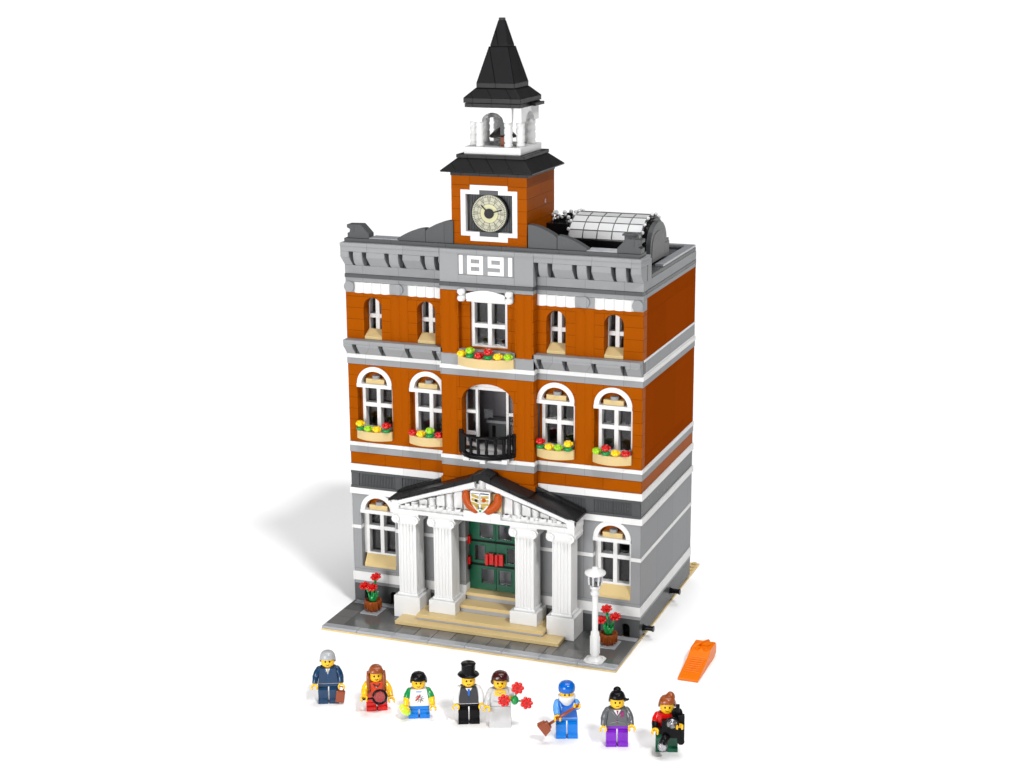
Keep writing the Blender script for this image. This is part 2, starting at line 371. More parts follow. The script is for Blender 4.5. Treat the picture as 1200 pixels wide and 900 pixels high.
# dark line and top cornice
a = MB().mat('dgray')
a.box(0, 10.99, 7.84, 9, 35.865, 36.25); a.box(21.01, 31.99, 7.84, 9, 35.865, 36.25); a.box(11, 21, 6.84, 8.2, 35.865, 36.25)
a.box(-.02, 1, 9, YB, 35.865, 36.25); a.box(31, 32.02, 9, YB, 35.865, 36.25); a.box(1, 31, YB-1, YB, 35.865, 36.25)
a.build('dark_course', TH, .03)
def cornice(x0, x1, pairs):
    a = MB().mat('lgray_s')
    a.box(x0, x1, 7.96, 9.4, 36.255, 37.15)
    a.box(x0, x1, 7.0, 9.4, 38.72, 39.24); a.box(x0, x1, 6.93, 9.4, 39.245, 39.6)
    x = x0
    for p, q in pairs:   # slots p..p+.5 and q..q+.5 with a rounded bracket between
        if p-x > .02: a.prism([(9, 37.155), (7.96, 37.155), (7.0, 38.15), (7.0, 38.715), (9, 38.715)], 'x', x, p)
        arc = [(7.9-.88*sin(PI/2*k/8), 37.16+1.25*(1-cos(PI/2*k/8))) for k in range(9)]
        a.prism([(9, 37.155)]+arc+[(7.02, 38.715), (9, 38.715)], 'x', p+.48, q)
        x = q+.5
    if x1-x > .02: a.prism([(9, 37.155), (7.96, 37.155), (7.0, 38.15), (7.0, 38.715), (9, 38.715)], 'x', x, x1)
    a.mat('dgray'); a.box(x0+.02, x1-.02, 8.3, 9.35, 37.16, 38.71)
    a.build('top_cornice', TH, .03)
cornice(0, 10.98, ((.95, 2.42), (4.95, 6.45), (8.92, 10.4))); cornice(21.02, 32, ((21.03, 22.45), (25, 26.47), (28.95, 30.45)))
a = MB().mat('lgray_s'); a.box(30.9, 31.995, 9.42, 10.6, 36.26, 39.2); a.box(30.9, 32, 9.42, 10.2, 39.2, 39.6); a.build('cornice_return', TH, .03)
a = MB().mat('lgray_s'); a.box(.005, 1.1, 9.42, 10.6, 36.26, 39.2); a.build('cornice_return', TH, .03)
# pavilion sign 1891
a = MB().mat('lgray_s')
wall_front(a, 11, 21, 36.255, 39.24, 7.0, 8, [(13.02, 18.98, 36.85, 39.1, 0)]); a.box(13.02, 18.98, 7.1, 8, 36.85, 39.1)
a.box(13.02, 18.98, 6.98, 7.1, 36.75, 37.06); a.box(11, 21, 6.93, 9.4, 39.245, 39.6); a.build('pavilion_parapet', TH, .02)
def numeral(strokes):
    a = MB().mat('white')
    for x0, x1, z0, z1 in strokes: a.box(x0, x1, 7.0, 7.12, z0, z1)
    a.build('numeral', TH, .012)
zb, zt, w = 37.14, 39.04, .37
numeral([(13.1, 13.53, zb, zt)])
numeral([(14.0, 14.4, zb, zt), (15.3, 15.7, zb, zt), (14.4, 15.3, zb, zb+w), (14.4, 15.3, zt-w, zt), (14.4, 15.3, 37.92, 38.28)])
numeral([(17.5, 17.9, zb, zt), (16.2, 16.6, 37.9, zt), (16.6, 17.5, zt-w, zt), (16.6, 17.5, 37.9, 38.26), (16.2, 17.5, zb, zb+w)])
numeral([(18.36, 18.79, zb, zt)])

# ---------------- windows
def window(x0, x1, z0, z1, y, bars, fr=.34, mul=.44, name='window', center=None):
    dp = .85
    a = MB().mat('white')
    a.box(x0, x0+fr, y, y+dp, z0, z1); a.box(x1-fr, x1, y, y+dp, z0, z1)
    a.box(x0+fr, x1-fr, y, y+dp, z1-fr*.6, z1); a.box(x0+fr, x1-fr, y, y+dp, z0, z0+.22)
    c = (x0+x1)/2 if center is None else center
    a.box(c-mul/2, c+mul/2, y-.03, y+dp, z0+.22, z1-fr*.6)
    for b in bars: a.box(x0+fr, c-mul/2-.001, y-.02, y+dp-.02, b-mul/2, b+mul/2); a.box(c+mul/2+.001, x1-fr, y-.02, y+dp-.02, b-mul/2, b+mul/2)
    o = a.build(name, TH, .03)
    zz = [z0+.22]+sum([[b-mul/2, b+mul/2] for b in bars], [])+[z1-fr*.6]
    for xa, xb in ((x0+fr, c-mul/2), (c+mul/2, x1-fr)):
        for k in range(0, len(zz), 2):
            p = MB().mat('glass'); p.box(xa+.01, xb-.01, y+dp-.16, y+dp-.1, zz[k]+.01, zz[k+1]-.01); p.build('pane', o, 0)
    return o
def arch_trim(x0, x1, zs, y):
    a = MB().mat('white'); n = 20; c = (x0+x1)/2; R = (x1-x0)/2-.02; r = R-.5; rise = 1.88
    for i in range(n):
        t0, t1 = PI*i/n, PI*(i+1)/n
        q = []
        for t in (t0, t1):
            for rr, ri in ((R, rise), (r, rise-.5)): q.append((c-rr*cos(t), zs+ri*sin(t)))
        po, pi_, qo, qi = q[0], q[1], q[2], q[3]
        v = [(p[0], y-.1, p[1]) for p in (pi_, po, qo, qi)]+[(p[0], y+.7, p[1]) for p in (pi_, po, qo, qi)]
        a.add(v, [(0,1,2,3),(7,6,5,4),(1,5,6,2),(0,3,7,4)])
    a.box(x0+.02, x1-.02, y-.2, y+.9, zs-.36, zs+.02)
    o = a.build('window_arch', TH, .0)
    b = MB().mat('tan'); b.box(x0+.95, x1-.95, y+.1, y+.8, zs+.03, zs+.55); b.mat('lgray_s'); b.cyl((c+.05, y+.35, zs+.56), .42, .35, n=20)
    b.mat('orange_s'); b.box(x0+.5, x1-.5, y+.82, y+.9, zs+.02, zs+1.35); b.build('fanlight_block', o, .03)
def sill(x0, x1, y0, y1, z0, z1, name='window_sill'):
    a = MB().mat('tan'); a.prism([(y0, z0), (y0, z0+.3), (y1, z1), (y1+.3, z1), (y1+.3, z0)], 'x', x0, x1); a.build(name, TH, .03)
for x0 in (1, 27):
    window(x0+.3 if x0 == 27 else x0+.3, x0+4, 5.7, 10.5, 8.62, (8.72,)); arch_trim(x0, x0+4, 10.85, 8)
    a = MB().mat('white'); a.box(x0, x0+.29, 8.75, 9, 5.7, 10.5); a.build('window_jamb', TH, 0)
    sill(x0+.3, x0+3.98, 7.95, 8.6, 4.42, 5.72)
for x0 in (1, 7, 21, 27):
    window(x0+.3, x0+4, 19.6, 24.3, 8.62, (22.3,)); arch_trim(x0, x0+4, 24.66, 8)
    a = MB().mat('orange_s'); a.box(x0, x0+.29, 8.75, 9, 19.5, 24.3); a.build('window_jamb', TH, 0)
for x0 in (2, 8, 22, 28):
    window(x0, x0+2, 29.6, 33.9, 9.22, (31.72,), fr=.12, mul=.44, center=x0+1.0); sill(x0+.02, x0+1.98, 8.0, 9.1, 29.45, 30.35)
window(14, 18, 29.6, 34.35, 7.95, (31.8,), fr=.36)
# lintel with round end knobs
a = MB().mat('white')
pts = [(13.9, 34.72)]+[(13.9+4.2*k/14, 35.2+.42*sin(PI*k/14)) for k in range(15)]+[(18.1, 34.72)]
a.prism(pts, 'y', 6.75, 7.55); a.box(13.9, 18.1, 6.9, 7.6, 34.42, 34.7)
for x in (13.45, 18.55):
    for z in (34.75, 35.42): a.lathe([(.0, -.32), (.3, -.28), (.42, -.1), (.42, .1), (.3, .28), (.0, .32)], (x, 6.7, z), 16, 'z'); 
    a.cyl((x, 6.7, 34.9), .2, .5); a.box(x-.3, x+.3, 6.8, 7.6, 34.5, 35.45)
a.build('window_lintel', TH, .03)

# ---------------- window boxes with flowers
def blossom(a, x, y, z, mat, up=0):
    if up:
        a.mat('bgreen'); a.lathe([(.34, 0), (.42, .1), (.42, .3), (.3, .4)], (x, y, z), 14); z += .42
    a.mat(mat)
    a.lathe([(.30, 0), (.36, .08), (.36, .3), (.26, .36)], (x, y, z+.02), 14)
    for k in range(5):
        t = 2*PI*k/5+.3; a.ball((x+.36*cos(t), y+.36*sin(t), z+.32), .17, 10, .2)
    a.cyl((x, y, z+.3), .26, .3, n=14)
def window_box(x0, x1, yb, bow, zt, h, cols, label=None):
    a = MB().mat('tan'); n = 18; c = (x0+x1)/2
    pts = [(x0, yb)]+[(x0+(x1-x0)*k/n, yb-.35-bow*(1-((k/n)*2-1)**2)) for k in range(n+1)]+[(x1, yb)]
    a.prism(pts, 'z', zt-h, zt-.03); 
    o = a.build('window_box', TH, .03, label)
    m = len(cols)
    for i, (cc, up) in enumerate(cols):
        u = x0+(x1-x0)*(i+.5)/m; t = (i+.5)/m*2-1
        b = MB(); blossom(b, u, yb-.42-bow*.45*(1-t*t), zt-.02, cc, up); b.build('flower', o, 0, {'red': 'red flower', 'yellow': 'yellow flower', 'lime': 'lime green flower'}[cc]+(' on a green stem piece' if up else ''))
Y_, L_, R_ = 'yellow', 'lime', 'red'
window_box(1.0, 5, 8, .75, 19.78, .98, ((Y_, 1), (L_, 0), (Y_, 0), (R_, 1)))
window_box(7.0, 11, 8, .75, 19.78, .98, ((R_, 0), (Y_, 0), (L_, 1), (R_, 0)))
window_box(21.05, 25, 8, .75, 19.78, .98, ((R_, 1), (Y_, 0), (L_, 0), (Y_, 1)))
window_box(27.0, 31, 8, .75, 19.78, .98, ((L_, 0), (R_, 1), (Y_, 0), (R_, 0)))
window_box(13.0, 19, 7, 1.0, 28.86, .98, ((Y_, 0), (L_, 1), (R_, 0), (R_, 1), (Y_, 0), (L_, 0)))

# ---------------- balcony door and railing
a = MB().mat('white')
for x0, x1 in ((12.95, 14.5), (17.55, 19.05)):
    for xx in (x0, x1-.28): a.box(xx, xx+.28, 8.25, 8.7, 19.0, 25.3)
    for z in (19.0, 20.2, 22.5, 25.0): a.box(x0+.28, x1-.28, 8.25, 8.7, z, z+.34)
a.box(14.5, 17.55, 8.25, 8.7, 25.02, 25.34); a.box(13, 19, 8.25, 8.7, 25.35, 26.2)
o = a.build('balcony_door', TH, .03)
for x0, x1 in ((13.23, 14.22), (17.83, 18.77)):
    b = MB().mat('glass'); b.box(x0, x1, 8.55, 8.6, 19.4, 25.0); b.build('pane', o, 0)
a = MB().mat('glass'); a.box(14.9, 15.9, 8.9, 8.96, 21.5, 22.9); a.build('loose_pane', TH, .02)
a = MB().mat('white'); a.box(13.2, 18.8, 7.05, 8.2, 18.31, 18.6); a.box(13.6, 18.4, 6.2, 6.97, 18.0, 18.3); a.mat('white')
a.box(13.9, 14.5, 5.6, 6.3, 18.25, 18.6); a.box(15.8, 16.4, 5.25, 6.0, 18.15, 18.6); a.box(18.0, 18.6, 5.7, 6.3, 18.25, 18.6)
a.build('balcony_floor', TH, .02)
def rail_pt(t): return (13.1+5.8*t, 6.95-1.75*(1-abs(2*t-1)**2.6))
a = MB().mat('black')
pp = [rail_pt(k/24) for k in range(25)]
a.tube([(p[0], p[1], 20.85) for p in pp], .17, 8); a.tube([(p[0], p[1], 18.95) for p in pp], .22, 8)
a.tube([(p[0], p[1], 18.7) for p in pp], .16, 8)
for k in (0, .045, .09, .14, .3, .45, .6, .75, .87, .93, 1):
    p = rail_pt(k); a.lathe([(.15, 0), (.2, .4), (.15, .9), (.2, 1.5), (.15, 1.9)], (p[0], p[1], 18.95), 8)
for k in (0, .06, .94, 1):
    p = rail_pt(k); a.box(p[0]-.17, p[0]+.17, p[1]-.17, p[1]+.17, 18.7, 21.1)
a.build('balcony_railing', TH, .02)

# ---------------- interior seen through the windows
a = MB().mat('inner')
for z in (.5, 13.3, 17.9, 28.0): a.box(1.02, 30.98, 9.9, YB-1.02, z, z+.4)
for z0, z1 in ((.9, 13.28), (18.32, 27.98), (28.42, 36.2)):
    a.box(1.02, 30.98, 17.0, 17.3, z0, z1)
    for xx in (10.9, 20.9): a.box(xx, xx+.2, 9.9, 17, z0, z1)
a.box(1.02, 30.98, 9.45, YB-1.02, 36.1, 36.5)
a.box(1.02, 30.98, 9.02, 9.9, 13.3, 13.7); a.box(1.02, 30.98, 9.22, 9.9, 28.0, 28.4)
a.box(11.2, 20.8, 12.6, 12.9, 18.62, 27.9); a.mat('lgray_s'); a.box(12.5, 19.5, 10.8, 11.0, 3.1, 11.2); a.mat('inner'); a.build('interior_walls', TH, 0)  # light gray plate added behind the doors to lighten their panes
a = MB().mat('white'); a.box(11.5, 20.5, 8.8, 12.5, 18.31, 18.6); a.mat('dgray')
a.box(14.6, 18.6, 10.9, 12.0, 18.6, 20.9); a.mat('black')
for u in (15.0, 16.5, 18.0): a.box(u, u+.35, 10.8, 10.9, 19.2, 20.6)
a.mat('lgray_s'); a.box(14.4, 18.8, 10.7, 12.2, 20.9, 21.2)
a.build('council_bench', TH, .03)

# ---------------- roof parapets
a = MB().mat('dgray'); a.box(.25, 31.75, 7.5, 9.5, 39.605, 40.0); a.build('parapet_course', TH, .03)
for x0, x1 in ((2.9, 4.6), (4.63, 6.3), (26.2, 27.7), (27.73, 29.4)): a = MB().mat('curb'); a.box(x0, x1, 7.75, 9.5, 40.005, 40.1); a.build('parapet_tile', TH, .02)
def gable(sgn):
    c = 16.2
    def X(u): return c+sgn*u
    a = MB().mat('dgray')
    p1 = [(X(10.1), 40.005), (X(10.1), 40.22)]+[(X(10.1-3.1*(k/10)), 40.22+1.15*sin(PI/2*k/10)) for k in range(1, 11)]+[(X(7.0), 40.005)]
    a.prism(p1, 'y', 7.75, 8.7)
    a.build('curved_gable', TH, .03)
    a = MB().mat('dgray')
    p2 = [(X(6.98), 40.005), (X(6.98), 41.15)]+[(X(6.98-3.0*(k/10)), 41.25+1.05*sin(PI/2*k/10)) for k in range(1, 11)]+[(X(3.98), 40.005)]
    a.prism(p2, 'y', 7.75, 8.7)
    a.build('curved_gable', TH, .03)
gable(-1); gable(1)
for sgn in (-1, 1):
    c = 16.15
    pts = [(c+sgn*u, z) for u, z in ((15.6, 40.005), (15.6, 40.5), (15.35, 40.62), (15.32, 40.9), (15.65, 41.05), (15.65, 41.38), (14.1, 41.42), (13.2, 40.5), (13.2, 40.005))]
    a = MB().mat('dgray'); a.prism(pts, 'y', 7.7, 8.9); a.box(c+sgn*14.95, c+sgn*14.8, 7.66, 7.72, 40.7, 41.3); a.build('corner_ornament', TH, .04)
# side and back parapet
a = MB().mat('lgray_s')
for x0, x1 in ((31.0, 32.0), (0, 1.0)): a.box(x0, x1, 10.62, YB, 36.255, 37.15)
a.box(1, 31, YB-1, YB, 36.255, 37.3); a.mat('dgray')
for x0, x1 in ((30.9, 31.95), (.05, 1.1)): a.box(x0, x1, 10.62, YB-.02, 37.155, 37.55)
a.box(1.1, 30.9, YB-1, YB-.02, 37.305, 37.55)
a.mat('curb'); a.box(31.05, 31.93, 15.0, YB-.05, 37.555, 37.82); a.box(.07, .95, 15, YB-.05, 37.555, 37.82); a.box(.96, 31.04, YB-.95, YB-.05, 37.555, 37.82)
a.build('roof_parapet', TH, .03)
a = MB().mat('dgray'); a.box(1.1, 30.9, 9.45, YB-1, 36.52, 36.9)
for i in range(6): a.cyl((30.3, 14.0+i, 36.9+.0), .3, .25, n=12)
a.build('roof_deck', TH, .02)

# ---------------- skylight
a = MB().mat('black'); a.box(20.4, 30.4, 13.4, 20.4, 36.9, 40.1); a.box(19.9, 22.2, 13.6, 20.2, 40.1, 41.6)
a.build('skylight_base', TH, .03)
a = MB().mat('black')
pts = [(13.6, 40.1)]+[(17-3.35*cos(PI*k/16), 40.1+2.15*sin(PI*k/16)) for k in range(17)]
a.prism([(17-3.2*cos(PI*k/16), 40.1+2.0*sin(PI*k/16)) for k in range(17)], 'x', 30.0, 30.45); a.build('skylight_end', TH, .02); a = MB().mat('black')
a.prism([(17-3.2*cos(PI*k/16), 40.1+2.0*sin(PI*k/16)) for k in range(17)], 'x', 22.0, 22.3)
a.build('skylight_end', TH, .02)
def bar_pt(x, t, r=1.0): return (x, 17-3.55*r*cos(PI*t), 40.25+2.15*r*sin(PI*t))
a = MB().mat('white'); a.prism([(17-3.55*.93*cos(PI*k/16), 40.12+2.15*.93*sin(PI*k/16)) for k in range(17)], 'x', 23.75, 29.95); a.build('skylight_white_backing', TH, 0)  # added white body under the panes to make them look bright
SK = MB().mat('dslab')
for k in range(0, 9): SK.tube([bar_pt(22.4, k/8), bar_pt(30.0, k/8)], .06, 6)
for x in (22.4, 23.9, 25.4, 26.95, 28.5, 30.0): SK.tube([bar_pt(x, k/16) for k in range(17)], .05, 6)
SK.mat('clear')
for x in (22.35, 30.1):
    for k in range(0, 9): SK.ball(bar_pt(x, k/8, 1.02), .2, 10)
sk = SK.build('skylight_frame', TH, 0)
for i, (x0, x1) in enumerate(((22.45, 23.85), (23.95, 25.35), (25.45, 26.9), (27.0, 28.45), (28.55, 29.95))):
    for k in range(8):
        p0, p1 = bar_pt(0, (k+.06)/8), bar_pt(0, (k+.94)/8); q0, q1 = bar_pt(0, (k+.06)/8, .975), bar_pt(0, (k+.94)/8, .975)
        a = MB().mat('clear'); a.prism([(p0[1], p0[2]), (p1[1], p1[2]), (q1[1], q1[2]), (q0[1], q0[2])], 'x', x0, x1)
        a.build('skylight_pane', sk, 0)
a = MB().mat('clear')
for _ in range(26): a.ball((rnd.uniform(20, 22.2), rnd.uniform(14.5, 19), rnd.uniform(41.6, 42.4)), rnd.uniform(.12, .26), 8)
a.mat('black')
for _ in range(7): a.box(*(lambda u, v, w: (u, u+.5, v, v+.4, w, w+.35))(rnd.uniform(20, 21.8), rnd.uniform(14.5, 18), rnd.uniform(41.5, 42)))
a.build('clear_finials', TH, 0)
# arched end slab
def slab(mat, y0, y1, zs, rise, x0, x1, z0):
    n = 18; c = (y0+y1)/2; r = (y1-y0)/2
    a.mat(mat); a.prism([(y0, z0)]+[(c-r*cos(PI*k/n), zs+rise*sin(PI*k/n)) for k in range(n+1)]+[(y1, z0)], 'x', x0, x1)
a = MB(); slab('dgray', 13.5, 19.4, 39.6, 2.3, 30.5, 31.0, 38.0)
slab('dslab', 14.0, 18.5, 39.4, 1.6, 30.9, 31.06, 38.02); a.mat('dslab'); a.box(30.9, 31.06, 18.5, 20.2, 38.02, 39.4)
a.mat('dgray'); a.box(30.5, 31.0, 19.4, 20.2, 38.0, 39.7); a.box(30.45, 30.95, 13.3, 20.4, 36.9, 37.5)
for i in range(7): a.cyl((30.7, 13.9+i*.95, 37.5), .3, .25, n=12)
a.build('skylight_gable', TH, .03)
a = MB().mat('dgray'); a.box(29.3, 30.5, 10.2, 11.4, 39.7, 41.3); a.box(29.1, 30.7, 10.1, 11.5, 41.3, 41.5); a.mat('curb'); a.box(30.4, 30.8, 10.5, 11.0, 39.7, 40.8)
a.mat('dgray'); a.box(28.9, 30.9, 9.6, 11.6, 36.9, 39.7); a.build('roof_vent', TH, .03)

# ---------------- tower
a = MB().mat('orange')
wall_front(a, 12, 20, 39.61, 46.8, 8, 9, [(13.5, 18.5, 41.25, 45.05, 0)])
a.box(12, 13, 9, 16, 39.61, 46.8); a.box(19, 20, 9, 16, 39.61, 46.8); a.box(13, 19, 15, 16, 39.61, 46.8)
a.box(12.001, 19.999, 8.0, 8.3, 38.9+.71, 39.62+.001)
a.build('tower_wall', TH, 0)
a = MB().mat('orange'); a.box(12, 20, 7.96, 8, 39.62, 40.3); a.build('tower_base_course', TH, .02)
a = MB().mat('brown'); a.cyl((19.97, 13.2, 43.9), .25, .08, 'x', 16); a.build('pin_hole_disc', TH, 0)  # raised brown disc stands in for the dark hole
a = MB().mat('white'); y0, y1 = 7.93, 8.5
a.box(13, 13.52, y0, y1, 40.85, 45.45); a.box(18.48, 19, y0, y1, 40.85, 45.45)
a.box(13.521, 15, y0, y1, 45.02, 45.45); a.box(17, 18.479, y0, y1, 45.02, 45.45); a.box(13.521, 15, y0, y1, 40.85, 41.28); a.box(17, 18.479, y0, y1, 40.85, 41.28)
a.box(14, 18, y0, y1, 45.452, 45.95); a.box(14, 18, y0, y1, 40.35, 40.848)
a.build('clock_surround', TH, .025)
a = MB().mat('dgray'); a.box(13.52, 18.48, 8.62, 8.9, 40.9, 45.45)
for i in range(29): a.box(13.6+i*.17, 13.68+i*.17, 8.52, 8.62, 41.28, 45.02)
a.box(15.01, 16.99, 7.98, 8.6, 45.0, 45.44); a.box(15.01, 16.99, 7.98, 8.6, 40.86, 41.3)
a.build('clock_grille', TH, 0)
cz = 43.15
a = MB().mat('black'); a.cyl((16, 8.5, cz), 1.95, -.42, 'y', 48); ck = a.build('clock', TH, .03)
a = MB().mat('cream'); a.cyl((16, 8.09, cz), 1.82, -.03, 'y', 48)
a.mat('cream2'); a.cyl((16, 8.055, cz), .92, -.012, 'y', 36)
a.mat('vest')
def bar(r0, r1, ang, w, y=8.052, d=.014):
    c_, s_ = cos(ang), sin(ang); P = []
    for r, e in ((r0, -1), (r1, -1), (r1, 1), (r0, 1)): P.append((16+r*c_-e*w/2*s_, cz+r*s_+e*w/2*c_))
    a.prism(P, 'y', y-d, y+.01)
for k in range(12): bar(.92, 1.5, PI/6*k, .05); 
for k in range(60): bar(1.62, 1.78, 2*PI*k/60, .05)
for k in range(12):
    for e in (-.09, 0, .09): bar(1.28, 1.58, PI/6*k+PI/12*0+e, .04)
for rr in (.94, 1.6, 1.22):
    for k in range(48): bar(rr, rr+.025, 2*PI*k/48, rr*2*PI/48+.01)
a.build('dial', ck, 0)
a = MB().mat('black'); a.cyl((16, 8.04, cz), .5, -.1, 'y', 28); bar(.2, 1.45, math.radians(17), .13, 7.97, .04); a.build('minute_hand', ck, 0)
a = MB().mat('black'); bar(.2, 1.15, math.radians(136), .12, 8.0, .03); a.build('hour_hand', ck, 0)
# lower roof
a = MB().mat('blackr'); a.box(11.93, 20.07, 7.93, 16.07, 46.805, 47.2)
a.frustum(16, 12, 47.2, 47.34, 4.8, 4.86); a.frustum(16, 12, 47.341, 48.5, 4.84, 3.5); a.build('tower_roof', TH, .03)
a = MB().mat('blackr'); a.box(12.4, 19.6, 8.4, 15.6, 48.505, 48.85); a.build('tower_roof_deck', TH, .03)
# belfry
a = MB().mat('white'); a.box(13, 19, 9, 15, 48.855, 49.55); a.build('belfry_base', TH, .03)
a = MB().mat('white')
def lint(x0, x1, yb, yc, arch=True, ax='x'):
    pts = [(x0, 52.25)]; r = 1.15; c = (x0+x1)/2
    pts += [(c-r*cos(PI*k/14), 52.0+.95*sin(PI*k/14)) for k in range(15)]; pts += [(x1, 52.25), (x1, 53.4), (x0, 53.4)]
    pts[1] = (c-r, 52.0); a.prism([(x0, 52.0)]+pts[1:-3]+[(x1, 52.0), (x1, 53.4), (x0, 53.4)], 'y' if ax == 'x' else 'x', yb, yc)
lint(14.0, 18.0, 9.15, 10.05); lint(14.0, 18.0, 13.95, 14.85); lint(10.06, 13.94, 13.1, 13.98, ax='y'); lint(10.06, 13.94, 18.02, 18.9, ax='y')
for x0, yy in ((13.1, 9.5), (18.02, 9.5), (13.1, 13.95), (18.02, 13.95)): a.box(x0, x0+.88, yy, yy+.55, 52.0, 53.4)
a.build('belfry_arch', TH, .02)
for x, y in ((14.5, 9.6), (17.5, 9.6), (18.45, 10.5), (18.45, 13.5), (17.5, 14.4), (14.5, 14.4), (13.55, 13.5), (13.55, 10.5)):
    a = MB().mat('white'); a.lathe([(.43, 0), (.43, .3), (.35, .42), (.43, .6), (.43, 1.1), (.35, 1.2), (.43, 1.35), (.43, 1.75), (.35, 1.9), (.43, 2.05), (.43, 2.46)], (x, y, 49.552), 18); a.build('belfry_column', TH, 0)
a = MB().mat('bronze'); a.lathe([(1.4, 0), (1.38, .12), (1.0, .5), (.6, .8), (.35, .95), (.12, 1.0)], (16, 12, 50.3), 24); a.cyl((16, 12, 51.2), .12, 2.2)
a.mat('dgray'); a.box(16.25, 16.75, 10.6, 11.0, 50.6, 52.4); a.mat('pot'); a.box(16.3, 16.65, 10.6, 11.0, 49.56, 50.4); a.build('bell', TH, 0)
a = MB().mat('blackr'); a.box(13.1, 18.9, 9.1, 14.9, 53.41, 53.8); a.box(18.9, 19.4, 12.2, 14.8, 53.42, 53.72)
a.box(13, 19, 9, 15, 53.84, 54.32); a.frustum(16, 12, 54.325, 55.25, 3.0, 2.05); a.build('belfry_roof', TH, .03)
a = MB().mat('blackr'); a.box(14, 18, 10, 14, 55.255, 55.72); a.frustum(16, 12, 55.721, 59.2, 2.0, 1.03)
a.frustum(16, 12, 59.3, 61.7, .93, .3); a.box(15.98-.9, 16.02+.9, 12-.9, 12+.9, 59.2, 59.3); a.box(15.74, 16.26, 11.74, 12.26, 61.7, 61.95); a.build('spire', TH, .025)

# ---------------- portico
for cx, zb in ((7.5, .465), (11.5, 1.465), (20.5, 1.465), (24.5, .465)):
    a = MB().mat('white'); x0, x1, y0, y1 = cx-1, cx+1, 5.45, 7.45
    prof = []
    def side(ax, ay, bx, by, nx, ny):
        out = []
        for g0 in (.12, .30, .48, .66, .84):
            for t, d in ((g0-.05, 0), (g0-.03, .09), (g0+.03, .09), (g0+.05, 0)): out.append((ax+(bx-ax)*t-nx*d, ay+(by-ay)*t-ny*d))
        return [(ax, ay)]+out
    prof = side(x0, y0, x1, y0, 0, -1)+side(x1, y0, x1, y1, 1, 0)+side(x1, y1, x0, y1, 0, 1)+side(x0, y1, x0, y0, -1, 0)
    a.prism(prof, 'z', 3.1, 10.9)
    co = a.build('column', TH, .0)
    a = MB().mat('white'); a.box(cx-1.48, cx+1.48, 5, 7.96, zb, 2.82); a.build('plinth', co, .04)
    a = MB().mat('white'); a.box(cx-1.15, cx+1.15, 5.3, 7.6, 2.822, 3.1); a.build('column_foot', co, .08)
    a = MB().mat('white'); a.box(cx-1.45, cx+1.45, 5.15, 7.9, 11.0, 11.98); a.box(cx-1.1, cx+1.1, 5.3, 7.7, 10.72, 10.99)
    for sx in (-1.08, 1.08):
        a.cyl((cx+sx, 5.15, 11.32), .42, -.22, 'y', 18); a.cyl((cx+sx, 4.93, 11.32), .2, -.08, 'y', 12)
        a.cyl((cx+sx*1.18, 5.2, 11.45), .3, 2.4, 'y', 14)
    a.build('capital', co, .03)
a = MB().mat('whitep'); a.box(6, 26, 5, 7.95, 12.0, 12.42); a.box(6.05, 25.95, 5.35, 7.9, 12.42, 12.75)
a.box(6.02, 25.98, 4.96, 5.34, 12.44, 12.72) if False else None
a.build('entablature', TH, .03)
def roofz(x): return 16.95-(abs(x-16)/10.3)*3.5
a = MB().mat('blackr')
a.prism([(5.7, 13.22), (5.7, 13.5), (16, 17.0), (26.3, 13.5), (26.3, 13.22), (16, 16.5)], 'y', 4.85, 7.98 if False else 6.98)
for s in (-1, 1):
    q = [(16+s*5.02, roofz(21.02)+.03), (16+s*10.3, 13.5), (16+s*10.3, 13.25), (16+s*5.02, roofz(21.02)-.5)]
    a.prism(q, 'y', 6.985, 7.86)
    q = [(16+s*5.05, roofz(21.05)+.38), (16+s*9.6, roofz(25.6)+.28), (16+s*10.35, 13.6), (16+s*10.35, 13.5), (16+s*5.05, roofz(21.05)-.1)]
    a.prism(q, 'y', 7.1, 7.8)
a.build('portico_roof', TH, .03)
a = MB().mat('blackr'); a.prism([(14.9, 16.62), (14.9, 16.86), (16, 17.22), (17.1, 16.86), (17.1, 16.62), (16, 17.0)], 'y', 4.8, 6.97); a.build('ridge_cap', TH, .03)
# raking cornice
for s in (-1, 1):
    xs = .55 if s > 0 else .7
    a = MB().mat('whitep')
    for (d0, d1, y0) in ((.5, .98, 4.98), (.98, 1.2, 5.12)):
        P = [(16+s*xs, roofz(16+xs)-d0+.03), (16+s*10, roofz(26)-d0+.03), (16+s*10, max(12.76, roofz(26)-d1)), (16+s*xs, roofz(16+xs)-d1)]
        a.prism(P, 'y', y0, 5.6)
    a.build('raking_cornice', TH, .02)
a = MB().mat('white'); n = 8
a.prism([(6.2, 12.76), (16, 16.3), (25.8, 12.76)], 'y', 5.92, 6.6)
a.box(25.2, 26, 5.0, 7.9, 12.43, 13.35); a.box(6, 6.8, 5.0, 7.9, 12.43, 13.35)
a.build('tympanum', TH, .02)
for s in (-1, 1):
    for k in range(7):
        u = 2.75+k*.98; x = 16+s*u; h = roofz(x)-1.1-12.76
        if h < .25: continue
        a = MB().mat('white')
        if k % 2: a.lathe([(.42, 0), (.42, .25), (.3, .32), (.36, h*.5), (.3, h-.25), (.42, h-.18), (.42, h)], (x, 5.75, 12.76), 14)
        else: a.box(x-.42, x+.42, 5.6, 5.9, 12.76, 12.76+h*.98); a.lathe([(.3, 0), (.3, .3)], (x, 5.35, 12.76), 12)
        a.build('pediment_baluster', TH, .02)
    a = MB().mat('white')
    for k in range(8): a.lathe([(.28, 0), (.28, .3)], (16+s*(2.6+k*.95), 5.3, 12.76), 12)
    a.build('pediment_studs', TH, .02)
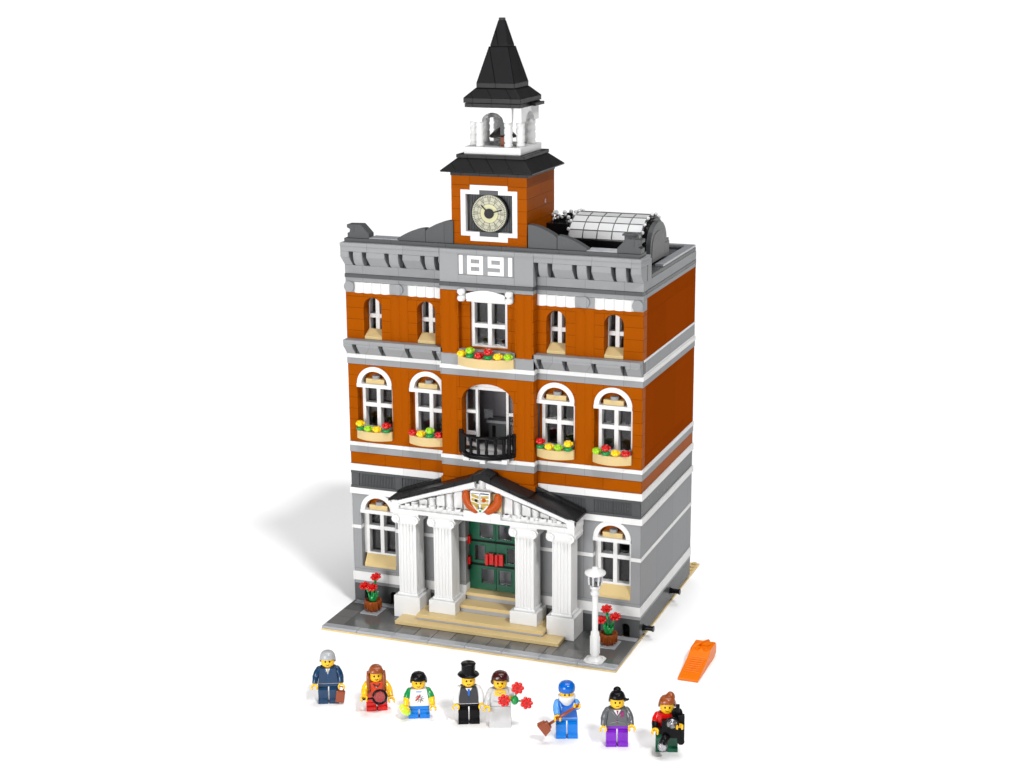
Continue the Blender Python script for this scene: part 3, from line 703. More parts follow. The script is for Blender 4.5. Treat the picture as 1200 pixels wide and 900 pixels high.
a = MB().mat('white'); a.lathe([(.38, 0), (.38, .9)], (16, 5.6, 15.5), 14); a.box(15.0, 17.0, 5.5, 6.2, 14.6, 15.9); a.build('pediment_boss', TH, .02)
a = MB().mat('whitep'); a.box(14.1, 18.1, 4.9, 5.4, 12.44, 13.12); a.mat('tan'); a.box(14.15, 18.05, 5.4, 5.6, 13.13, 15.05); a.build('crest_panel', TH, .02)
# crest: shield with two curled rust-orange plumes
def shield(x0, x1, zt, zb, n=8):
    c = (x0+x1)/2; L = [(x0, zt), (x0, zt-(zt-zb)*.35)]
    for k in range(1, n+1):
        t = k/n; L.append((x0+(c-x0)*t**1.5, zt-(zt-zb)*(.35+.65*t**.85)))
    Rr = [(2*c-p[0], p[1]) for p in reversed(L[:-1])]; return L+Rr
a = MB().mat('white'); a.prism(shield(14.95, 17.1, 15.35, 12.95), 'y', 4.72, 4.9); sh = a.build('crest', TH, .03)
a = MB().mat('suit'); P_ = shield(14.95, 17.1, 15.35, 12.95); P2_ = shield(15.05, 17.0, 15.25, 13.1)
a.mat('gold')
def chip(x0, x1, z0, z1, sk=.12): a.prism([(x0, z0), (x0, z1), (x1, z1-sk), (x1, z0-sk)], 'y', 4.7, 4.73)
for z in (14.78, 14.36, 13.94): chip(15.08, 15.88, z, z+.3, .2)
a.prism([(15.35, 13.85), (15.9, 13.85), (15.9, 13.45), (15.65, 13.45)], 'y', 4.7, 4.73); a.prism([(16.1, 13.85), (16.7, 13.85), (16.35, 13.42), (16.1, 13.45)], 'y', 4.7, 4.73)
for z in (14.62, 14.22, 13.85): chip(16.12, 16.95, z, z+.27, -.1)
a.mat('navy'); a.box(16.08, 16.98, 4.7, 4.73, 15.1, 15.22); a.box(15.08, 15.9, 4.7, 4.73, 15.1, 15.16); a.box(15.99, 16.04, 4.7, 4.73, 14.0, 15.2)
a.mat('white'); chip(15.45, 15.75, 14.3, 14.7, .15); a.mat('rust'); a.cyl((16.45, 4.73, 14.5), .22, -.04, 'y', 14)
a.mat('mblue'); a.box(15.75, 16.3, 4.7, 4.73, 13.55, 13.68); a.mat('bgreen'); a.box(15.9, 16.15, 4.7, 4.73, 13.2, 13.4)
a.build('shield_print', sh, 0)
a = MB().mat('rust')
for s in (-1, 1):
    for k in range(9):
        t = k/8; a.ball((16.1+s*(.7+1.05*sin(t*PI*.55)), 5.05, 13.35+1.45*t**1.3), .5-.1*t*t+(.05 if k % 2 else 0), 12, .48, .35)
a.build('crest_plume', sh, 0)

# ---------------- entrance doors
a = MB().mat('lgray'); a.box(12.6, 12.99, 9.0, 9.9, 3.1, 11.6); a.box(19.01, 19.4, 9.0, 9.9, 3.1, 11.6); a.box(12.6, 19.4, 9.0, 9.9, 11.0, 11.6); a.build('door_frame', TH, .02)
a = MB().mat('whitep'); a.box(12.62, 13.03, 8.05, 9.3, 8.64, 9.02); a.box(12.62, 13.03, 8.05, 9.3, 3.08, 3.78); a.build('door_reveal_belt', TH, .02)
def door(x0, x1, panes, hx, side):
    a = MB().mat('green'); y0, y1 = 9.05, 9.35
    zs = sorted(panes, key=lambda p: p[2]); z = 3.1
    for xa, xb, za, zc in zs:
        a.box(x0, x1, y0, y1, z, za); a.box(x0, xa, y0, y1, za, zc); a.box(xb, x1, y0, y1, za, zc); z = zc
    a.box(x0, x1, y0, y1, z, 10.98)
    for xa, xb, za, zc in zs:
        a.box(xa-.1, xa, y0-.06, y0, za-.1, zc+.1); a.box(xb, xb+.1, y0-.06, y0, za-.1, zc+.1); a.box(xa, xb, y0-.06, y0, zc, zc+.1); a.box(xa, xb, y0-.06, y0, za-.1, za)
    o = a.build('entrance_door', TH, .0)
    for xa, xb, za, zc in zs:
        p = MB().mat('glass'); p.box(xa+.01, xb-.01, y0+.05, y0+.1, za+.01, zc-.01); p.build('pane', o, 0)
    b = MB().mat('black'); b.box(x0+.02, x1-.02, y0-.12, y0-.065, 8.38, 8.6); b.box(x0+.02, x1-.02, y0-.12, y0-.065, 5.78, 6.0); b.build('door_strap', o, .02)
    b = MB().mat('red'); b.box(hx, hx+.82, 8.5, 8.9, 6.15, 7.35); b.box(hx, hx+.3, 8.25, 8.5, 6.15, 7.35); b.build('handle', o, .03)
    b = MB().mat('red'); hxx = x0-.08 if side < 0 else x1-.25
    for z in (8.2, 5.9): b.box(hxx, hxx+.33, 8.5, 8.95, z, z+.85)
    b.mat('black'); b.box(hxx, hxx+.28, 8.6, 8.95, 5.3, 5.88); b.build('hinge', o, .03)
door(13.02, 15.97, [(14.35, 15.75, 3.85, 5.45), (13.6, 14.75, 6.35, 8.0), (14.2, 15.7, 8.85, 10.4)], 15.08, -1)
door(16.03, 18.98, [(16.3, 17.65, 3.85, 5.45), (17.25, 18.4, 6.35, 8.0), (16.3, 17.8, 8.85, 10.4)], 16.15, 1)

# dark hole backs, connector pins
a = MB().mat('black')
for h in holes: a.box(h[0]-.05, h[1]+.05, 8.6, 9.05, .5, 1.95)
a.build('vent_hole', TH, 0)
for y, z in ((9.3, 1.15), (19.4, 1.5)):
    a = MB().mat('black'); a.cyl((31.9, y, z), .3, .35, 'x', 16); a.cyl((32.2, y, z), .26, .85, 'x', 16); a.cyl((33.0, y, z), .32, .12, 'x', 16); a.cyl((32.0, y, z), .38, .06, 'x', 16)
    a.build('connector_pin', TH, .02)

# ------------------------------------------------------------------ street lamp
LP = thing('street_lamp', 'white toy street lamp standing on the kerb in front of the hall', 'street lamp', (29.45, 1.2, .46))
X, Y = 29.45, 1.2
a = MB().mat('white'); a.prism([(X-1, Y-.6), (X-.6, Y-1), (X+.6, Y-1), (X+1, Y-.6), (X+1, Y+.6), (X+.6, Y+1), (X-.6, Y+1), (X-1, Y+.6)], 'z', .475, .62)
a.lathe([(.85, .15), (.6, .35), (.42, .5)], (X, Y, .47), 20); a.build('base', LP, .03)
a = MB().mat('white'); a.lathe([(.42, .9), (.42, 1.1), (.5, 1.3), (.5, 3.0), (.42, 3.2), (.42, 3.5), (.30, 3.6), (.30, 7.2), (.30, 7.3), (.46, 7.4), (.46, 7.6), (.36, 7.7), (.36, 8.0), (.5, 8.05), (.5, 8.3), (.3, 8.4)], (X, Y, 0), 20)
for k in range(8): a.cyl((X+.46*cos(k*PI/4), Y+.46*sin(k*PI/4), 1.3), .07, 1.7, n=6)
a.build('pole', LP, 0)
a = MB().mat('glass'); a.lathe([(.5, 8.35), (.68, 8.8), (.72, 9.4), (.6, 9.5)], (X, Y, 0), 16); a.mat('clear')
for k in range(8): a.cyl((X+.66*cos(k*PI/4), Y+.66*sin(k*PI/4), 8.5), .1, .9, n=8)
a.build('lantern_glass', LP, 0)
a = MB().mat('white'); a.lathe([(.3, 9.35), (1.0, 9.5), (1.05, 9.62), (1.0, 9.75), (.45, 9.98), (.32, 10.05), (.32, 10.22), (.0, 10.26)], (X, Y, 0), 28); a.build('lamp_cap', LP, 0)

# ------------------------------------------------------------------ potted flowers
def potted(name, label, x, y, heads, seed):
    t = thing(name, label, 'potted plant', (x, y, .46), 'potted red flowers by the entrance')
    a = MB().mat('curb'); a.box(x-1.0, x+1.05, y-1.25, y+1.0, .475, .56); a.build('base_slab', t, .02)
    a = MB().mat('pot'); a.lathe([(.62, 0), (.78, .25), (.9, .8), (.92, 1.15), (.8, 1.2), (.78, 1.0)], (x, y, .565), 20)
    for k in range(10): a.cyl((x+.86*cos(k*PI/5), y+.86*sin(k*PI/5), .8), .09, .85, n=6)
    a.build('pot', t, 0)
    a = MB().mat('bgreen'); a.lathe([(.3, 0), (.45, .3), (.4, .7), (.2, .9)], (x, y, 1.5), 12)
    for hx, hy, hz in heads:
        a.tube([(x, y, 1.9), (x+hx*.45, y+hy*.5, 1.9+(hz-1.9)*.45), (x+hx, y+hy, hz)], .14, 8)
    for k in range(5):
        t_ = k*1.256+seed; a.tube([(x, y, 1.6), (x+.4*cos(t_), y+.4*sin(t_), 2.1), (x+.55*cos(t_), y+.55*sin(t_), 2.7)], .22, 8, .06)
    a.build('stems', t, 0)
    for hx, hy, hz in heads:
        a = MB().mat('red')
        T = Matrix.Translation((x+hx, y+hy, hz)) @ Matrix.Rotation(.45, 4, 'X')
        a.T = T; a.cyl((0, 0, -.05), .25, .28, n=12)
        for k in range(7):
            q = 2*PI*k/7; a.ball((.42*cos(q), .42*sin(q), .05), .2, 8, .11)
        a.build('blossom', t, 0)
potted('flower_pot', 'brown pot of red flowers left of the portico steps', 3.3, 5.6, ((-.95, 0, 3.15), (.1, -.3, 3.2), (.25, .3, 4.2)), .3)
potted('flower_pot', 'brown pot of red flowers right behind the street lamp', 29.5, 5.5, ((-.75, -.2, 3.05), (.75, -.2, 3.6), (-.3, .2, 4.15)), 1.1)

# ------------------------------------------------------------------ separator tool
t = thing('brick_separator', 'bright orange ribbed wedge-shaped brick prying tool lying on the white ground', 'tool', (39.1, 4, 0))
a = MB().mat('sep')
a.prism([(.5, .0), (.5, .22), (4.0, .95), (4.9, 1.3), (5.3, 1.5), (7.3, 1.5), (7.6, 1.2), (7.6, .3), (6.6, 0)], 'x', 38.05, 40.1)
for i in range(8):
    y = 1.7+i*.36; z = .22+(y-.5)*.2086; a.box(38.25, 39.9, y, y+.14, z-.05, z+.1)
a.cyl((39.3, 6.4, 1.45), .55, .22, n=20); a.cyl((38.75, 5.35, 1.2), .32, .4, n=16); a.cyl((39.6, 5.35, 1.2), .32, .4, n=16)
a.build('separator_body', t, .07)
a = MB().mat('sep'); a.tube([(38.2, 5.0, 1.25), (38.5, 5.6, 1.6), (38.9, 6.2, 1.72), (39.4, 7.2, 1.6)], .16, 8); a.build('separator_lever', t, 0)

# ------------------------------------------------------------------ toy figures
def figure(label, x, y, rz, legs, torso, arms, hand='skin', hips=None, short=False, dress=False, armposes=((.35, .25), (.35, .25)), beard=False, sleeve=None, head_tilt=0, mood='smile', headz=0):
    """local axes: faces -y, feet at z 0; arm pose = (swing forward, spread outward) in radians"""
    t = local('person', label, 'toy figure', (x, y, 0), rz, 'toy figures standing in front of the hall')
    H = 0.0 if not short else -.75
    b = MB()
    hm = hips or legs
    if dress:
        b.mat(legs); b.frustum(0, -.1, 0, 1.95, 1.0, .93, .72, .5)
    else:
        top = 1.45+H
        for s in (-1, 1):
            b.mat(legs); x0, x1 = (s*.06, s*.97)
            prof = [(-.62, 0), (-.62, .32), (-.42, .5), (-.42, top-.15), (-.3, top+.12), (.0, top+.2), (.35, top+.1), (.45, top-.2), (.45, 0)]
            if short: prof = [(-.6, 0), (-.6, .4), (-.42, .5), (-.42, top+.1), (.45, top+.1), (.45, 0)]
            b.prism(prof, 'x', x0, x1)
        b.mat(hm); b.box(-.96, .96, -.42, .42, top+.21, 1.93+H) if not short else b.box(-.96, .96, -.42, .42, top+.11, 1.93+H)
    b.mat(torso)
    z0, z1 = 1.95+H, 3.55+H
    b.add([(-.96,-.5,z0),(.96,-.5,z0),(.96,.5,z0),(-.96,.5,z0),(-.74,-.44,z1-.08),(.74,-.44,z1-.08),(.74,.44,z1-.08),(-.74,.44,z1-.08),(-.62,-.36,z1),(.62,-.36,z1),(.62,.36,z1),(-.62,.36,z1)],
          [(0,3,2,1),(0,1,5,4),(1,2,6,5),(2,3,7,6),(3,0,4,7),(4,5,9,8),(5,6,10,9),(6,7,11,10),(7,4,8,11),(8,9,10,11)])
    b.mat('skin'); b.cyl((0, 0, z1), .36, .12, n=20)
    hz = z1+.08
    b.lathe([(.40, 0), (.56, .08), (.63, .22), (.64, .35), (.64, .85), (.60, 1.0), (.48, 1.1), (.3, 1.13)], (0, 0, hz), 28)
    b.cyl((0, 0, hz+1.12), .29, .17, n=18)
    hands = []
    for s, (sw, spr) in zip((-1, 1), armposes):
        sh = Vector((s*.82, 0, z1-.32)); el = sh+Vector((s*(.2+spr*.2), -.1-.45*sin(sw), -.62*cos(sw*.8))); 
        wr = el+Vector((s*spr*.1, -.6*sin(sw*1.2)-.1, -.62*cos(min(sw*1.35, 2.2))))
        b.mat(arms if sleeve is None else sleeve)
        b.ball(tuple(sh), .34, 12); b.tube([tuple(sh), tuple((sh+el)/2+Vector((s*.05, .02, 0))), tuple(el)], .33, 12, .31)
        b.mat(arms); b.ball(tuple(el), .31, 12); b.tube([tuple(el), tuple((el*2+wr)/3), tuple(wr)], .31, 12, .27)
        d = (wr-el).normalized(); b.mat(hand)
        b.tube([tuple(wr), tuple(wr+d*.16)], .17, 10)
        hc = wr+d*.38; hands.append(hc)
        a1 = Vector((1, 0, 0)); a2 = d
        arc = [tuple(hc+a2*(-.26*cos(q))+a1*(.26*sin(q))) for q in [(-2.35+4.7*k/10) for k in range(11)]]
        for off in (-.12, 0, .12):
            n_ = d.cross(a1).normalized()*off; b.tube([tuple(Vector(p)+n_) for p in arc], .09, 8)
    body = b.build('body', t, .04)
    # printed face
    f = MB().mat('black')
    def on_head(u, z, r=.645): return (r*sin(u), -r*cos(u), hz+z)
    for u in (-.30, .30): p = on_head(u, .60); f.ball(p, .085, 10, .10, .04)
    f.mat('dbrown')
    arc = [(-.24, .33), (-.14, .27), (0, .25), (.14, .27), (.24, .33)] if mood == 'smile' else [(-.2, .28), (0, .27), (.2, .28)]
    f.tube([on_head(u, z, .64) for u, z in arc], .03, 6)
    f.build('face_print', t, 0)
    t['_hz'] = hz; t['_z0'] = z0; t['_z1'] = z1
    return t, hands, hz, z0, z1
def cap_hair(t, hz, mat, low=.55, side=.45, name='hair', r=.78, bumps=0, z=.14, back=.05, thr=.5):
    a = MB().mat(mat); n = 28; rows = 8; v = []
    for k in range(rows+1):
        ph = PI/2*k/rows
        for i in range(n):
            q = 2*PI*i/n; bk = max(0, sin(q)); fr = max(0, -sin(q))
            base = low if fr > thr else (side+(low-side)*max(0, fr-thr+.35)/.35*.8 if bk <= 0 and fr > thr-.35 else side*(1-bk)+back*bk)
            rr = r+(.035*sin(q*9+k*.8) if bumps else 0)
            zz = base+(1.32-base+z)*sin(ph); cr = rr*max(0, cos(ph))**.5 if k else rr
            v.append((cr*cos(q), cr*sin(q), hz+zz))
    f = [(k*n+i, k*n+(i+1) % n, (k+1)*n+(i+1) % n, (k+1)*n+i) for k in range(rows) for i in range(n)]
    a.add(v, f, True)
    return a
def to_local(t, p): return p
# 1 gray-haired man in navy suit
t, hd, hz, z0, z1 = figure('gray-haired toy man in a dark navy suit with a brown briefcase in hand', 8.6, -15.3, .42, 'navy', 'navy', 'navy', armposes=((.35, .7), (.25, .6)))
cap_hair(t, hz, 'hgray', .80, .35).build('hair', t, 0)
a = MB().mat('white'); a.prism([(-.2, z1-.06), (.2, z1-.06), (0, z1-.62)], 'y', -.52, -.44); a.mat('gold'); a.prism([(-.05, z1-.1), (.07, z1-.1), (.06, z1-.5), (-.04, z1-.5)], 'y', -.54, -.50)
a.mat('tealblue'); a.tube([(-.32, -.47, z1-.1), (0, -.52, z1-.75), (.32, -.47, z1-.1)], .025, 6)
for k in range(3): a.ball((0, -.52, z1-.85-.22*k), .035, 8)
a.mat('hgray'); a.box(-.93, .93, -.515, -.49, z0+.04, z0+.07); a.build('suit_print', t, 0)
R0 = t.matrix_basis.copy()
def wp(t, p):
    c, s = cos(t.rotation_euler.z), sin(t.rotation_euler.z); o = t.location/S
    return Vector((o.x+c*p[0]-s*p[1], o.y+s*p[0]+c*p[1], p[2]))
def held(name, label, cat, t, p, rz_extra=0):
    w = wp(t, p); o = local(name, label, cat, (w.x, w.y, w.z), t.rotation_euler.z+rz_extra); return o
h = hd[1]
b = held('briefcase', 'reddish brown toy briefcase hanging from the hand of the man in navy', 'briefcase', t, h)
a = MB().mat('brown'); a.T = Matrix.Rotation(.15, 4, 'Y'); a.box(-.42, .42, -.2, .2, -1.55, -.38); a.build('case', b, .09)
a = MB().mat('brown'); a.T = Matrix.Rotation(.15, 4, 'Y'); a.tube([(-.22, 0, -.4), (-.2, 0, .02), (.2, 0, .02), (.22, 0, -.4)], .07, 8); a.build('handle', b, 0)

# 2 woman with long auburn hair, magnifier
t, hd, hz, z0, z1 = figure('toy woman with very long auburn hair and orange-red top holding a magnifying glass', 13.5, -15.2, .5, 'red', 'orangered', 'skin', short=True, armposes=((.9, .55), (.6, .8)))
a = cap_hair(t, hz, 'rusthair', .92, -1.0, r=.86, bumps=1, back=-1.0, thr=.6)
for s in (-1, 1):
    a.ball((s*.6, .02, hz-.1), .3, 14, 1.0, .42); a.tube([(s*.66, -.2, hz+.95), (s*.74, -.3, hz+.3), (s*.72, -.42, hz-.3), (s*.68, -.48, hz-.95)], .19, 12, .15)
a.build('hair', t, 0)
a = MB().mat('vest'); a.tube([(-.3, -.5, z1-.12), (-.12, -.53, z1-.34), (.12, -.53, z1-.34), (.3, -.5, z1-.12)], .05, 6); a.mat('steel'); a.ball((0, -.54, z1-.42), .07, 8); a.build('necklace_print', t, 0)
b = held('magnifying_glass', 'black magnifying glass held in front of the long-haired woman', 'magnifying glass', t, hd[0])
cx_, cz_ = .98, .1
a = MB().mat('black'); c = Vector((1.42, -.25, .22)); pts = [(c.x+.62*cos(q), c.y, c.z+.68*sin(q)) for q in [2*PI*k/20 for k in range(21)]]
a.tube(pts, .12, 8); a.tube([(-.3, -.05, .0), (.4, -.1, .05), (.82, -.2, .12)], .1, 8); a.build('rim', b, 0)
a = MB().mat('lens'); a.ball(tuple(c), .6, 20, .66, .1); a.build('lens', b, 0)

# 3 child
t, hd, hz, z0, z1 = figure('small toy child with black hair, white shirt with green sleeves and short blue legs', 17.85, -15.3, .42, 'tealblue', 'white', 'skin', short=True, sleeve='bgreen', armposes=((.35, .5), (.5, .7)))
cap_hair(t, hz, 'black', .82, .42, bumps=1).build('hair', t, 0)
a = MB().mat('red'); a.tube([(-.3, -.52, z0+.55), (-.1, -.53, z0+.75), (.05, -.53, z0+.95), (.1, -.52, z0+1.1)], .06, 6)
a.mat('vest')
for k in range(9):
    q = k*.7; a.tube([(.08+.1*cos(q), -.53, z0+.75+.1*sin(q)), (.08+.42*cos(q), -.53, z0+.72+.4*sin(q))], .018, 5)
a.mat('mblue'); a.box(-.25, .25, -.5, -.47, z1-.24, z1-.16); a.mat('rust'); a.ball((-.16, -.52, z0+.95), .06, 8); a.ball((.2, -.53, z0+.6), .05, 8); a.build('shirt_print', t, 0)
b = held('toy_disc', 'bright lime rounded disc held beside the small child', 'toy disc', t, hd[0])
a = MB().mat('lime2'); a.T = Matrix.Rotation(.75, 4, 'Y') @ Matrix.Rotation(.5, 4, 'X'); a.lathe([(.0, -.12), (.5, -.12), (.66, 0), (.6, .14), (.3, .24), (0, .25)], (-.05, 0, -.1), 24, sy=.75); a.build('disc', b, 0)

# 4 groom
t, hd, hz, z0, z1 = figure('toy man in a tall black top hat, charcoal vest and white sleeves', 22.6, -14.8, .42, 'black', 'vest', 'white', armposes=((.2, .45), (.3, .45)))
a = MB().mat('black'); a.lathe([(.5, .98), (.94, 1.0), (.99, 1.06), (.94, 1.12), (.64, 1.12), (.62, 1.25), (.64, 1.95), (.68, 2.1), (.63, 2.16), (.0, 2.16)], (0, 0, hz-.04), 30); a.build('top_hat', t, 0)
a = MB().mat('white'); a.prism([(-.3, z1-.05), (.3, z1-.05), (0, z1-.5)], 'y', -.52, -.44); a.mat('blue'); a.prism([(-.1, z1-.12), (.1, z1-.12), (.09, z1-.7), (0, z1-.82), (-.09, z1-.7)], 'y', -.55, -.5)
a.mat('navy'); a.box(-.02, .02, -.53, -.5, z0+.05, z1-.8); a.mat('white'); a.box(-.94, .94, -.515, -.49, z0+.02, z0+.05); a.build('vest_print', t, 0)
# 5 bride
t, hd, hz, z0, z1 = figure('toy woman with dark brown hair in a long white dress holding red flowers', 25.5, -14.3, .34, 'dress', 'dress', 'dress', dress=True, armposes=((.4, .5), (1.35, .1)))
a = cap_hair(t, hz, 'dbrown', .9, .5, r=.82, bumps=1, z=.2); a.ball((-.62, 0, hz+.52), .26, 10); a.ball((.3, .5, hz+.9), .35, 10); a.build('hair', t, 0)
a = MB().mat('skin'); a.prism([(-.46, z1-.04), (.46, z1-.04), (.5, z1-.5), (.3, z1-.56), (-.3, z1-.56), (-.5, z1-.5)], 'y', -.53, -.42); a.mat('hgray')
a.tube([(-.3, -.54, z1-.16), (0, -.55, z1-.36), (.3, -.54, z1-.16)], .03, 6); a.tube([(-.6, -.52, z0+.55), (0, -.53, z0+.35), (.6, -.52, z0+.6)], .02, 5); a.build('dress_print', t, 0)
b = held('flower_bouquet', 'bouquet of three red flowers held by the woman in white', 'bouquet', t, hd[1])
a = MB().mat('bgreen'); a.ball((.3, -.2, .0), .36, 12, .42); a.tube([(0, 0, -.1), (.2, -.15, .1)], .12, 8)
FL = ((-.65, -.35, .05), (.55, -.1, 1.15), (1.35, -.2, -.25))
for p in FL: a.tube([(.3, -.2, .05), p], .08, 6)
a.build('stem', b, 0)
for p in FL:
    a = MB().mat('red'); a.T = Matrix.Translation(p) @ Matrix.Rotation(PI/2-.15, 4, 'X'); a.cyl((0, 0, 0), .3, .2, n=12)
    for k in range(7): q = 2*PI*k/7; a.ball((.4*cos(q), .4*sin(q), .08), .2, 10, .12)
    a.mat('dred'); a.cyl((0, 0, .18), .12, .06, n=10); a.build('blossom', b, 0)
# 6 bearded worker with broom
t, hd, hz, z0, z1 = figure('white-bearded toy man in blue cap and overalls holding a slanting broom', 31.95, -14.55, .38, 'tealblue', 'blue', 'mblue', armposes=((.85, -.4), (1.65, -.5)))
a = MB().mat('blue'); a.lathe([(.70, .76), (.74, .82), (.76, 1.05), (.72, 1.32), (.54, 1.55), (.25, 1.64), (0, 1.66)], (0, -.02, hz), 28); a.build('cap', t, 0)
a = MB().mat('white'); n = 24
a.lathe([(.0, -.72), (.2, -.66), (.5, -.36), (.72, .0), (.8, .22), (.78, .38), (.60, .43)], (0, -.12, hz), 24, sy=.95); a.build('beard', t, 0)
a = MB().mat('white'); a.box(-.93, .93, -.515, -.49, z0+.0, z0+.03)
a.mat('mblue')
for s in (-1, 1): a.tube([(s*.62, -.47, z1-.1), (s*.5, -.5, z1-.6), (s*.45, -.52, z1-.8)], .06, 6)
a.mat('steel')
for s in (-1, 1): a.ball((s*.45, -.53, z1-.55), .07, 8)
a.build('overall_print', t, 0)
hA, hB = hd[0], hd[1]
b = held('broom', 'reddish brown toy broom held slanting across the bearded man', 'broom', t, hA)
d = (Vector(hB)-Vector(hA)); tip = -d.normalized()*1.1
a = MB().mat('brown'); a.tube([tuple(d*1.12), tuple(tip)], .13, 10); a.build('handle', b, 0)
a = MB().mat('brown'); ang = math.atan2(d.z, d.x); a.T = Matrix.Translation(tip) @ Matrix.Rotation(-ang, 4, 'Y')
a.add([(0,-.26,-.5),(0,.26,-.5),(0,.26,.5),(0,-.26,.5),(-.72,-.34,-.68),(-.72,.34,-.68),(-.72,.34,.62),(-.72,-.34,.62)], [(0,1,2,3),(7,6,5,4),(0,4,5,1),(1,5,6,2),(2,6,7,3),(3,7,4,0)])
a.box(-.12, .2, -.24, .24, -.36, .36); a.build('broom_head', b, .06)
# 7 woman purple legs
t, hd, hz, z0, z1 = figure('toy woman with black topknot hair, gray jacket and purple legs', 36.65, -14.55, .36, 'purple', 'suit', 'suit', armposes=((.3, .65), (.6, .6)), mood='flat')
a = cap_hair(t, hz, 'black', .9, .45, r=.77); a.ball((0, .12, hz+1.5), .36, 14, .3); a.cyl((0, .12, hz+1.15), .24, .2); a.tube([(.5, -.2, hz+.85), (.85, -.3, hz+.75), (1.0, -.35, hz+.85)], .16, 8, .08); a.build('hair', t, 0)
a = MB().mat('white'); a.prism([(-.34, z1-.06), (.3, z1-.06), (0, z1-.6)], 'y', -.52, -.44); a.mat('magenta'); a.prism([(-.1, z1-.1), (.1, z1-.1), (.02, z1-.55)], 'y', -.54, -.5); a.box(.28, .56, -.53, -.49, z1-.72, z1-.2)
for k in range(3): a.ball((0, -.52, z1-.8-.25*k), .05, 8)
a.mat('hgray'); a.tube([(-.5, -.5, z1-.2), (0, -.53, z1-.8), (.55, -.5, z1-.2)], .02, 5); a.tube([(-.7, -.52, z0+.3), (0, -.53, z0+.45), (.7, -.52, z0+.3)], .02, 5); a.build('jacket_print', t, 0)
# 8 photographer
t, hd, hz, z0, z1 = figure('toy woman with swept-up brown hair, red top and green legs behind a black camera', 41.05, -14.0, .30, 'dteal', 'red', 'black', sleeve='red', armposes=((.8, .1), (1.2, .1)))
a = cap_hair(t, hz, 'rusthair', .92, .4, r=.78, bumps=1); a.ball((.28, .2, hz+1.25), .42, 12, .5); a.ball((-.4, -.35, hz+1.0), .34, 12, .25); a.build('hair', t, 0)
b = held('press_camera', 'black toy camera with round flash and clear lenses held by the last figure', 'camera', t, (.35, -.95, z0+.9))
a = MB().mat('black'); a.box(-.85, .8, -.35, .35, -1.2, .35); a.box(.55, 1.15, -.25, .3, -1.7, .9); a.lathe([(.5, 0), (.5, .3)], (.5, .2, .9), 16, 'y'); a.cyl((.55, .1, 1.1), .17, .7, n=12)
a.box(-1.3, -.7, -.25, .2, -.9, -.3); a.cyl((.85, -.3, -1.5), .32, .6, 'y', 16); a.build('camera_body', b, .06)
a = MB().mat('black'); a.lathe([(.3, 0), (.62, -.25), (.62, -.32), (.5, -.34)], (.05, -.35, .35), 20, 'y'); a.tube([(.05, -.2, .35), (.5, 0, .6)], .2, 8)
a.mat('steel'); a.lathe([(.45, -.36), (.3, -.25)], (.05, -.34, .35), 20, 'y'); a.build('flash_reflector', b, 0)
a = MB().mat('glass'); a.ball((.05, -.72, .35), .42, 16, None, .16); a.build('flash_bulb', b, 0)
a = MB().mat('black'); a.tube([(-.4, -.4, -.9), (-.75, -.7, -1.6)], .35, 10, .4); a.mat('steel'); a.lathe([(.42, 0), (.42, -.15), (.3, -.15)], (-.75, -.85, -1.75), 18, 'y'); a.build('front_lens_mount', b, 0)
a = MB().mat('glass'); a.ball((-.75, -1.05, -1.75), .42, 16, None, .2); a.build('front_lens', b, 0)

# remove helper properties
for o in bpy.data.objects:
    for k in ('_o', '_hz', '_z0', '_z1'):
        if k in o.keys(): del o[k]

# ------------------------------------------------------------------ world: pale studio surround, brighter overhead
W = bpy.data.worlds.new('World'); SC.world = W; W.use_nodes = True
nt = W.node_tree; bg = nt.nodes['Background']
tc = nt.nodes.new('ShaderNodeTexCoord')
def lobe(direction, a0, a1, strength):
    v = Vector(direction).normalized()
    n = nt.nodes.new('ShaderNodeVectorMath'); n.operation = 'DOT_PRODUCT'; nt.links.new(tc.outputs['Generated'], n.inputs[0]); n.inputs[1].default_value = v
    m = nt.nodes.new('ShaderNodeMapRange'); m.interpolation_type = 'SMOOTHSTEP'; nt.links.new(n.outputs['Value'], m.inputs['Value'])
    m.inputs['From Min'].default_value = cos(math.radians(a0)); m.inputs['From Max'].default_value = cos(math.radians(a1))
    m.inputs['To Min'].default_value = 0; m.inputs['To Max'].default_value = strength
    return m.outputs['Result']
def add(a, b):
    n = nt.nodes.new('ShaderNodeMath'); nt.links.new(a, n.inputs[0])
    if isinstance(b, float): n.inputs[1].default_value = b
    else: nt.links.new(b, n.inputs[1])
    return n.outputs[0]
KAZ, KEL = math.radians(50), math.radians(51)
over = lobe((.05, .15, .98), 24, 16, 4.95)                         # overhead softbox
keyl = lobe((sin(KAZ)*cos(KEL), -cos(KAZ)*cos(KEL), sin(KEL)), 4.8, 3.2, 106.0)   # key softbox, front right
nt.links.new(add(add(over, keyl), .07), bg.inputs['Strength'])
bg.inputs['Color'].default_value = (1, 1, 1, 1)

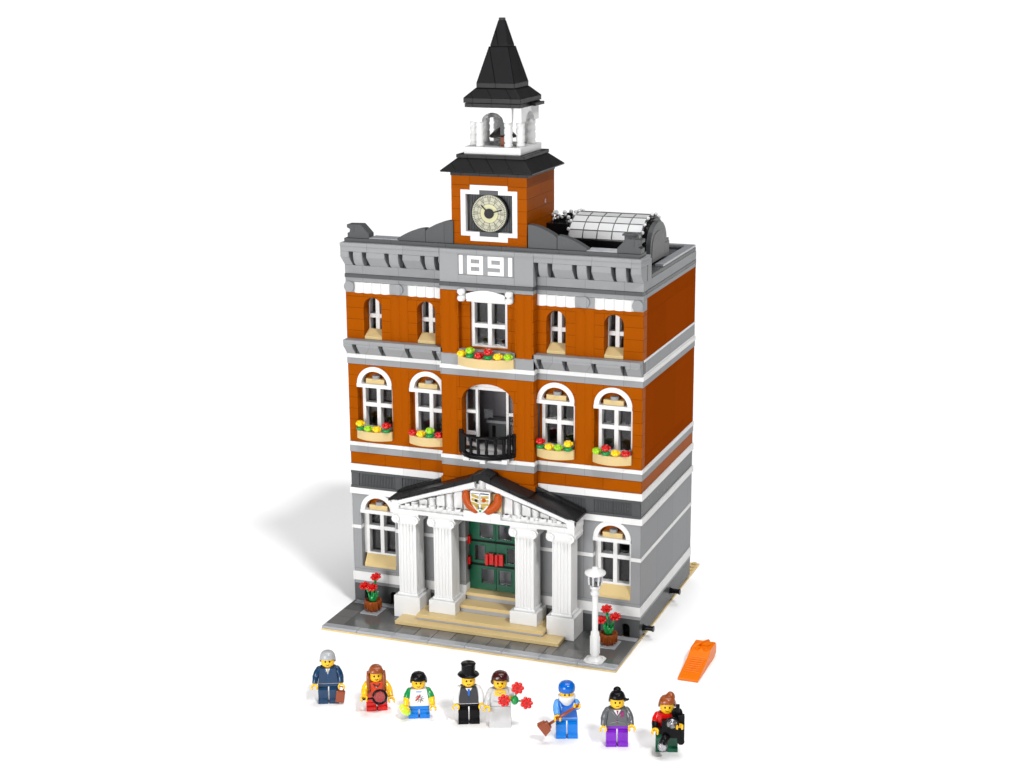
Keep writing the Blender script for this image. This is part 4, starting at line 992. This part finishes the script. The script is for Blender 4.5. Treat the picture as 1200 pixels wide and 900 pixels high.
def lamp(name, loc, target, size, power, shape='SQUARE', size_y=None, color=(1, 1, 1)):
    L = bpy.data.lights.new(name, 'AREA'); L.shape = 'RECTANGLE' if size_y else 'SQUARE'; L.size = size*S
    if size_y: L.size_y = size_y*S
    L.energy = power; L.color = color
    o = bpy.data.objects.new(name, L); COL.objects.link(o); o.location = Vector(loc)*S
    o.rotation_euler = (Vector(target)-Vector(loc)).to_track_quat('-Z', 'Y').to_euler(); return o
# E at the target = P / (pi d^2) * cos ; d in metres
def place(name, az, el, dist, size, E, tgt=(16, 5, 20), size_y=None):
    d = Vector((cos(el)*sin(az), -cos(el)*cos(az), sin(el)))   # az 0 = straight in front of the hall
    loc = Vector(tgt)+d*dist
    return lamp(name, loc, tgt, size, E*PI*PI*(dist*S)**2, size_y=size_y)
R = math.radians
place('front_fill', R(-12), R(6), 340, 150, .86)  # added fill lamp, low and wide, to brighten the front walls

# ------------------------------------------------------------------ camera
az, el, D, tx, tz, roll, f = .365038287, .248356965, 179.3002561, 15.2558239, 23.8251127, -.006679137, 1983.0061
d = Vector((sin(az)*cos(el), -cos(az)*cos(el), sin(el))); C = Vector((tx, 16, tz))+d*D
fw = -d; r = fw.cross(Vector((0, 0, 1))).normalized(); u = r.cross(fw)
r, u = r*cos(roll)+u*sin(roll), -r*sin(roll)+u*cos(roll)
cam = bpy.data.cameras.new('camera'); cam.sensor_width = 36; cam.lens = f*36/1200; cam.clip_start = .05; cam.clip_end = 200
co = bpy.data.objects.new('camera', cam); COL.objects.link(co)
co.matrix_world = Matrix(((r.x, u.x, -fw.x, C.x*S), (r.y, u.y, -fw.y, C.y*S), (r.z, u.z, -fw.z, C.z*S), (0, 0, 0, 1)))
SC.camera = co
SC.view_settings.view_transform = 'Standard'; SC.view_settings.look = 'None'; SC.view_settings.exposure = 0; SC.view_settings.gamma = 1
SC.render.resolution_x = 1024; SC.render.resolution_y = 768
SC.render.engine = 'CYCLES'; SC.cycles.transparent_max_bounces = 16; SC.cycles.max_bounces = 10; SC.cycles.transmission_bounces = 8; SC.cycles.glossy_bounces = 5
SC.cycles.caustics_reflective = False; SC.cycles.caustics_refractive = False
SC.cycles.use_denoising = True
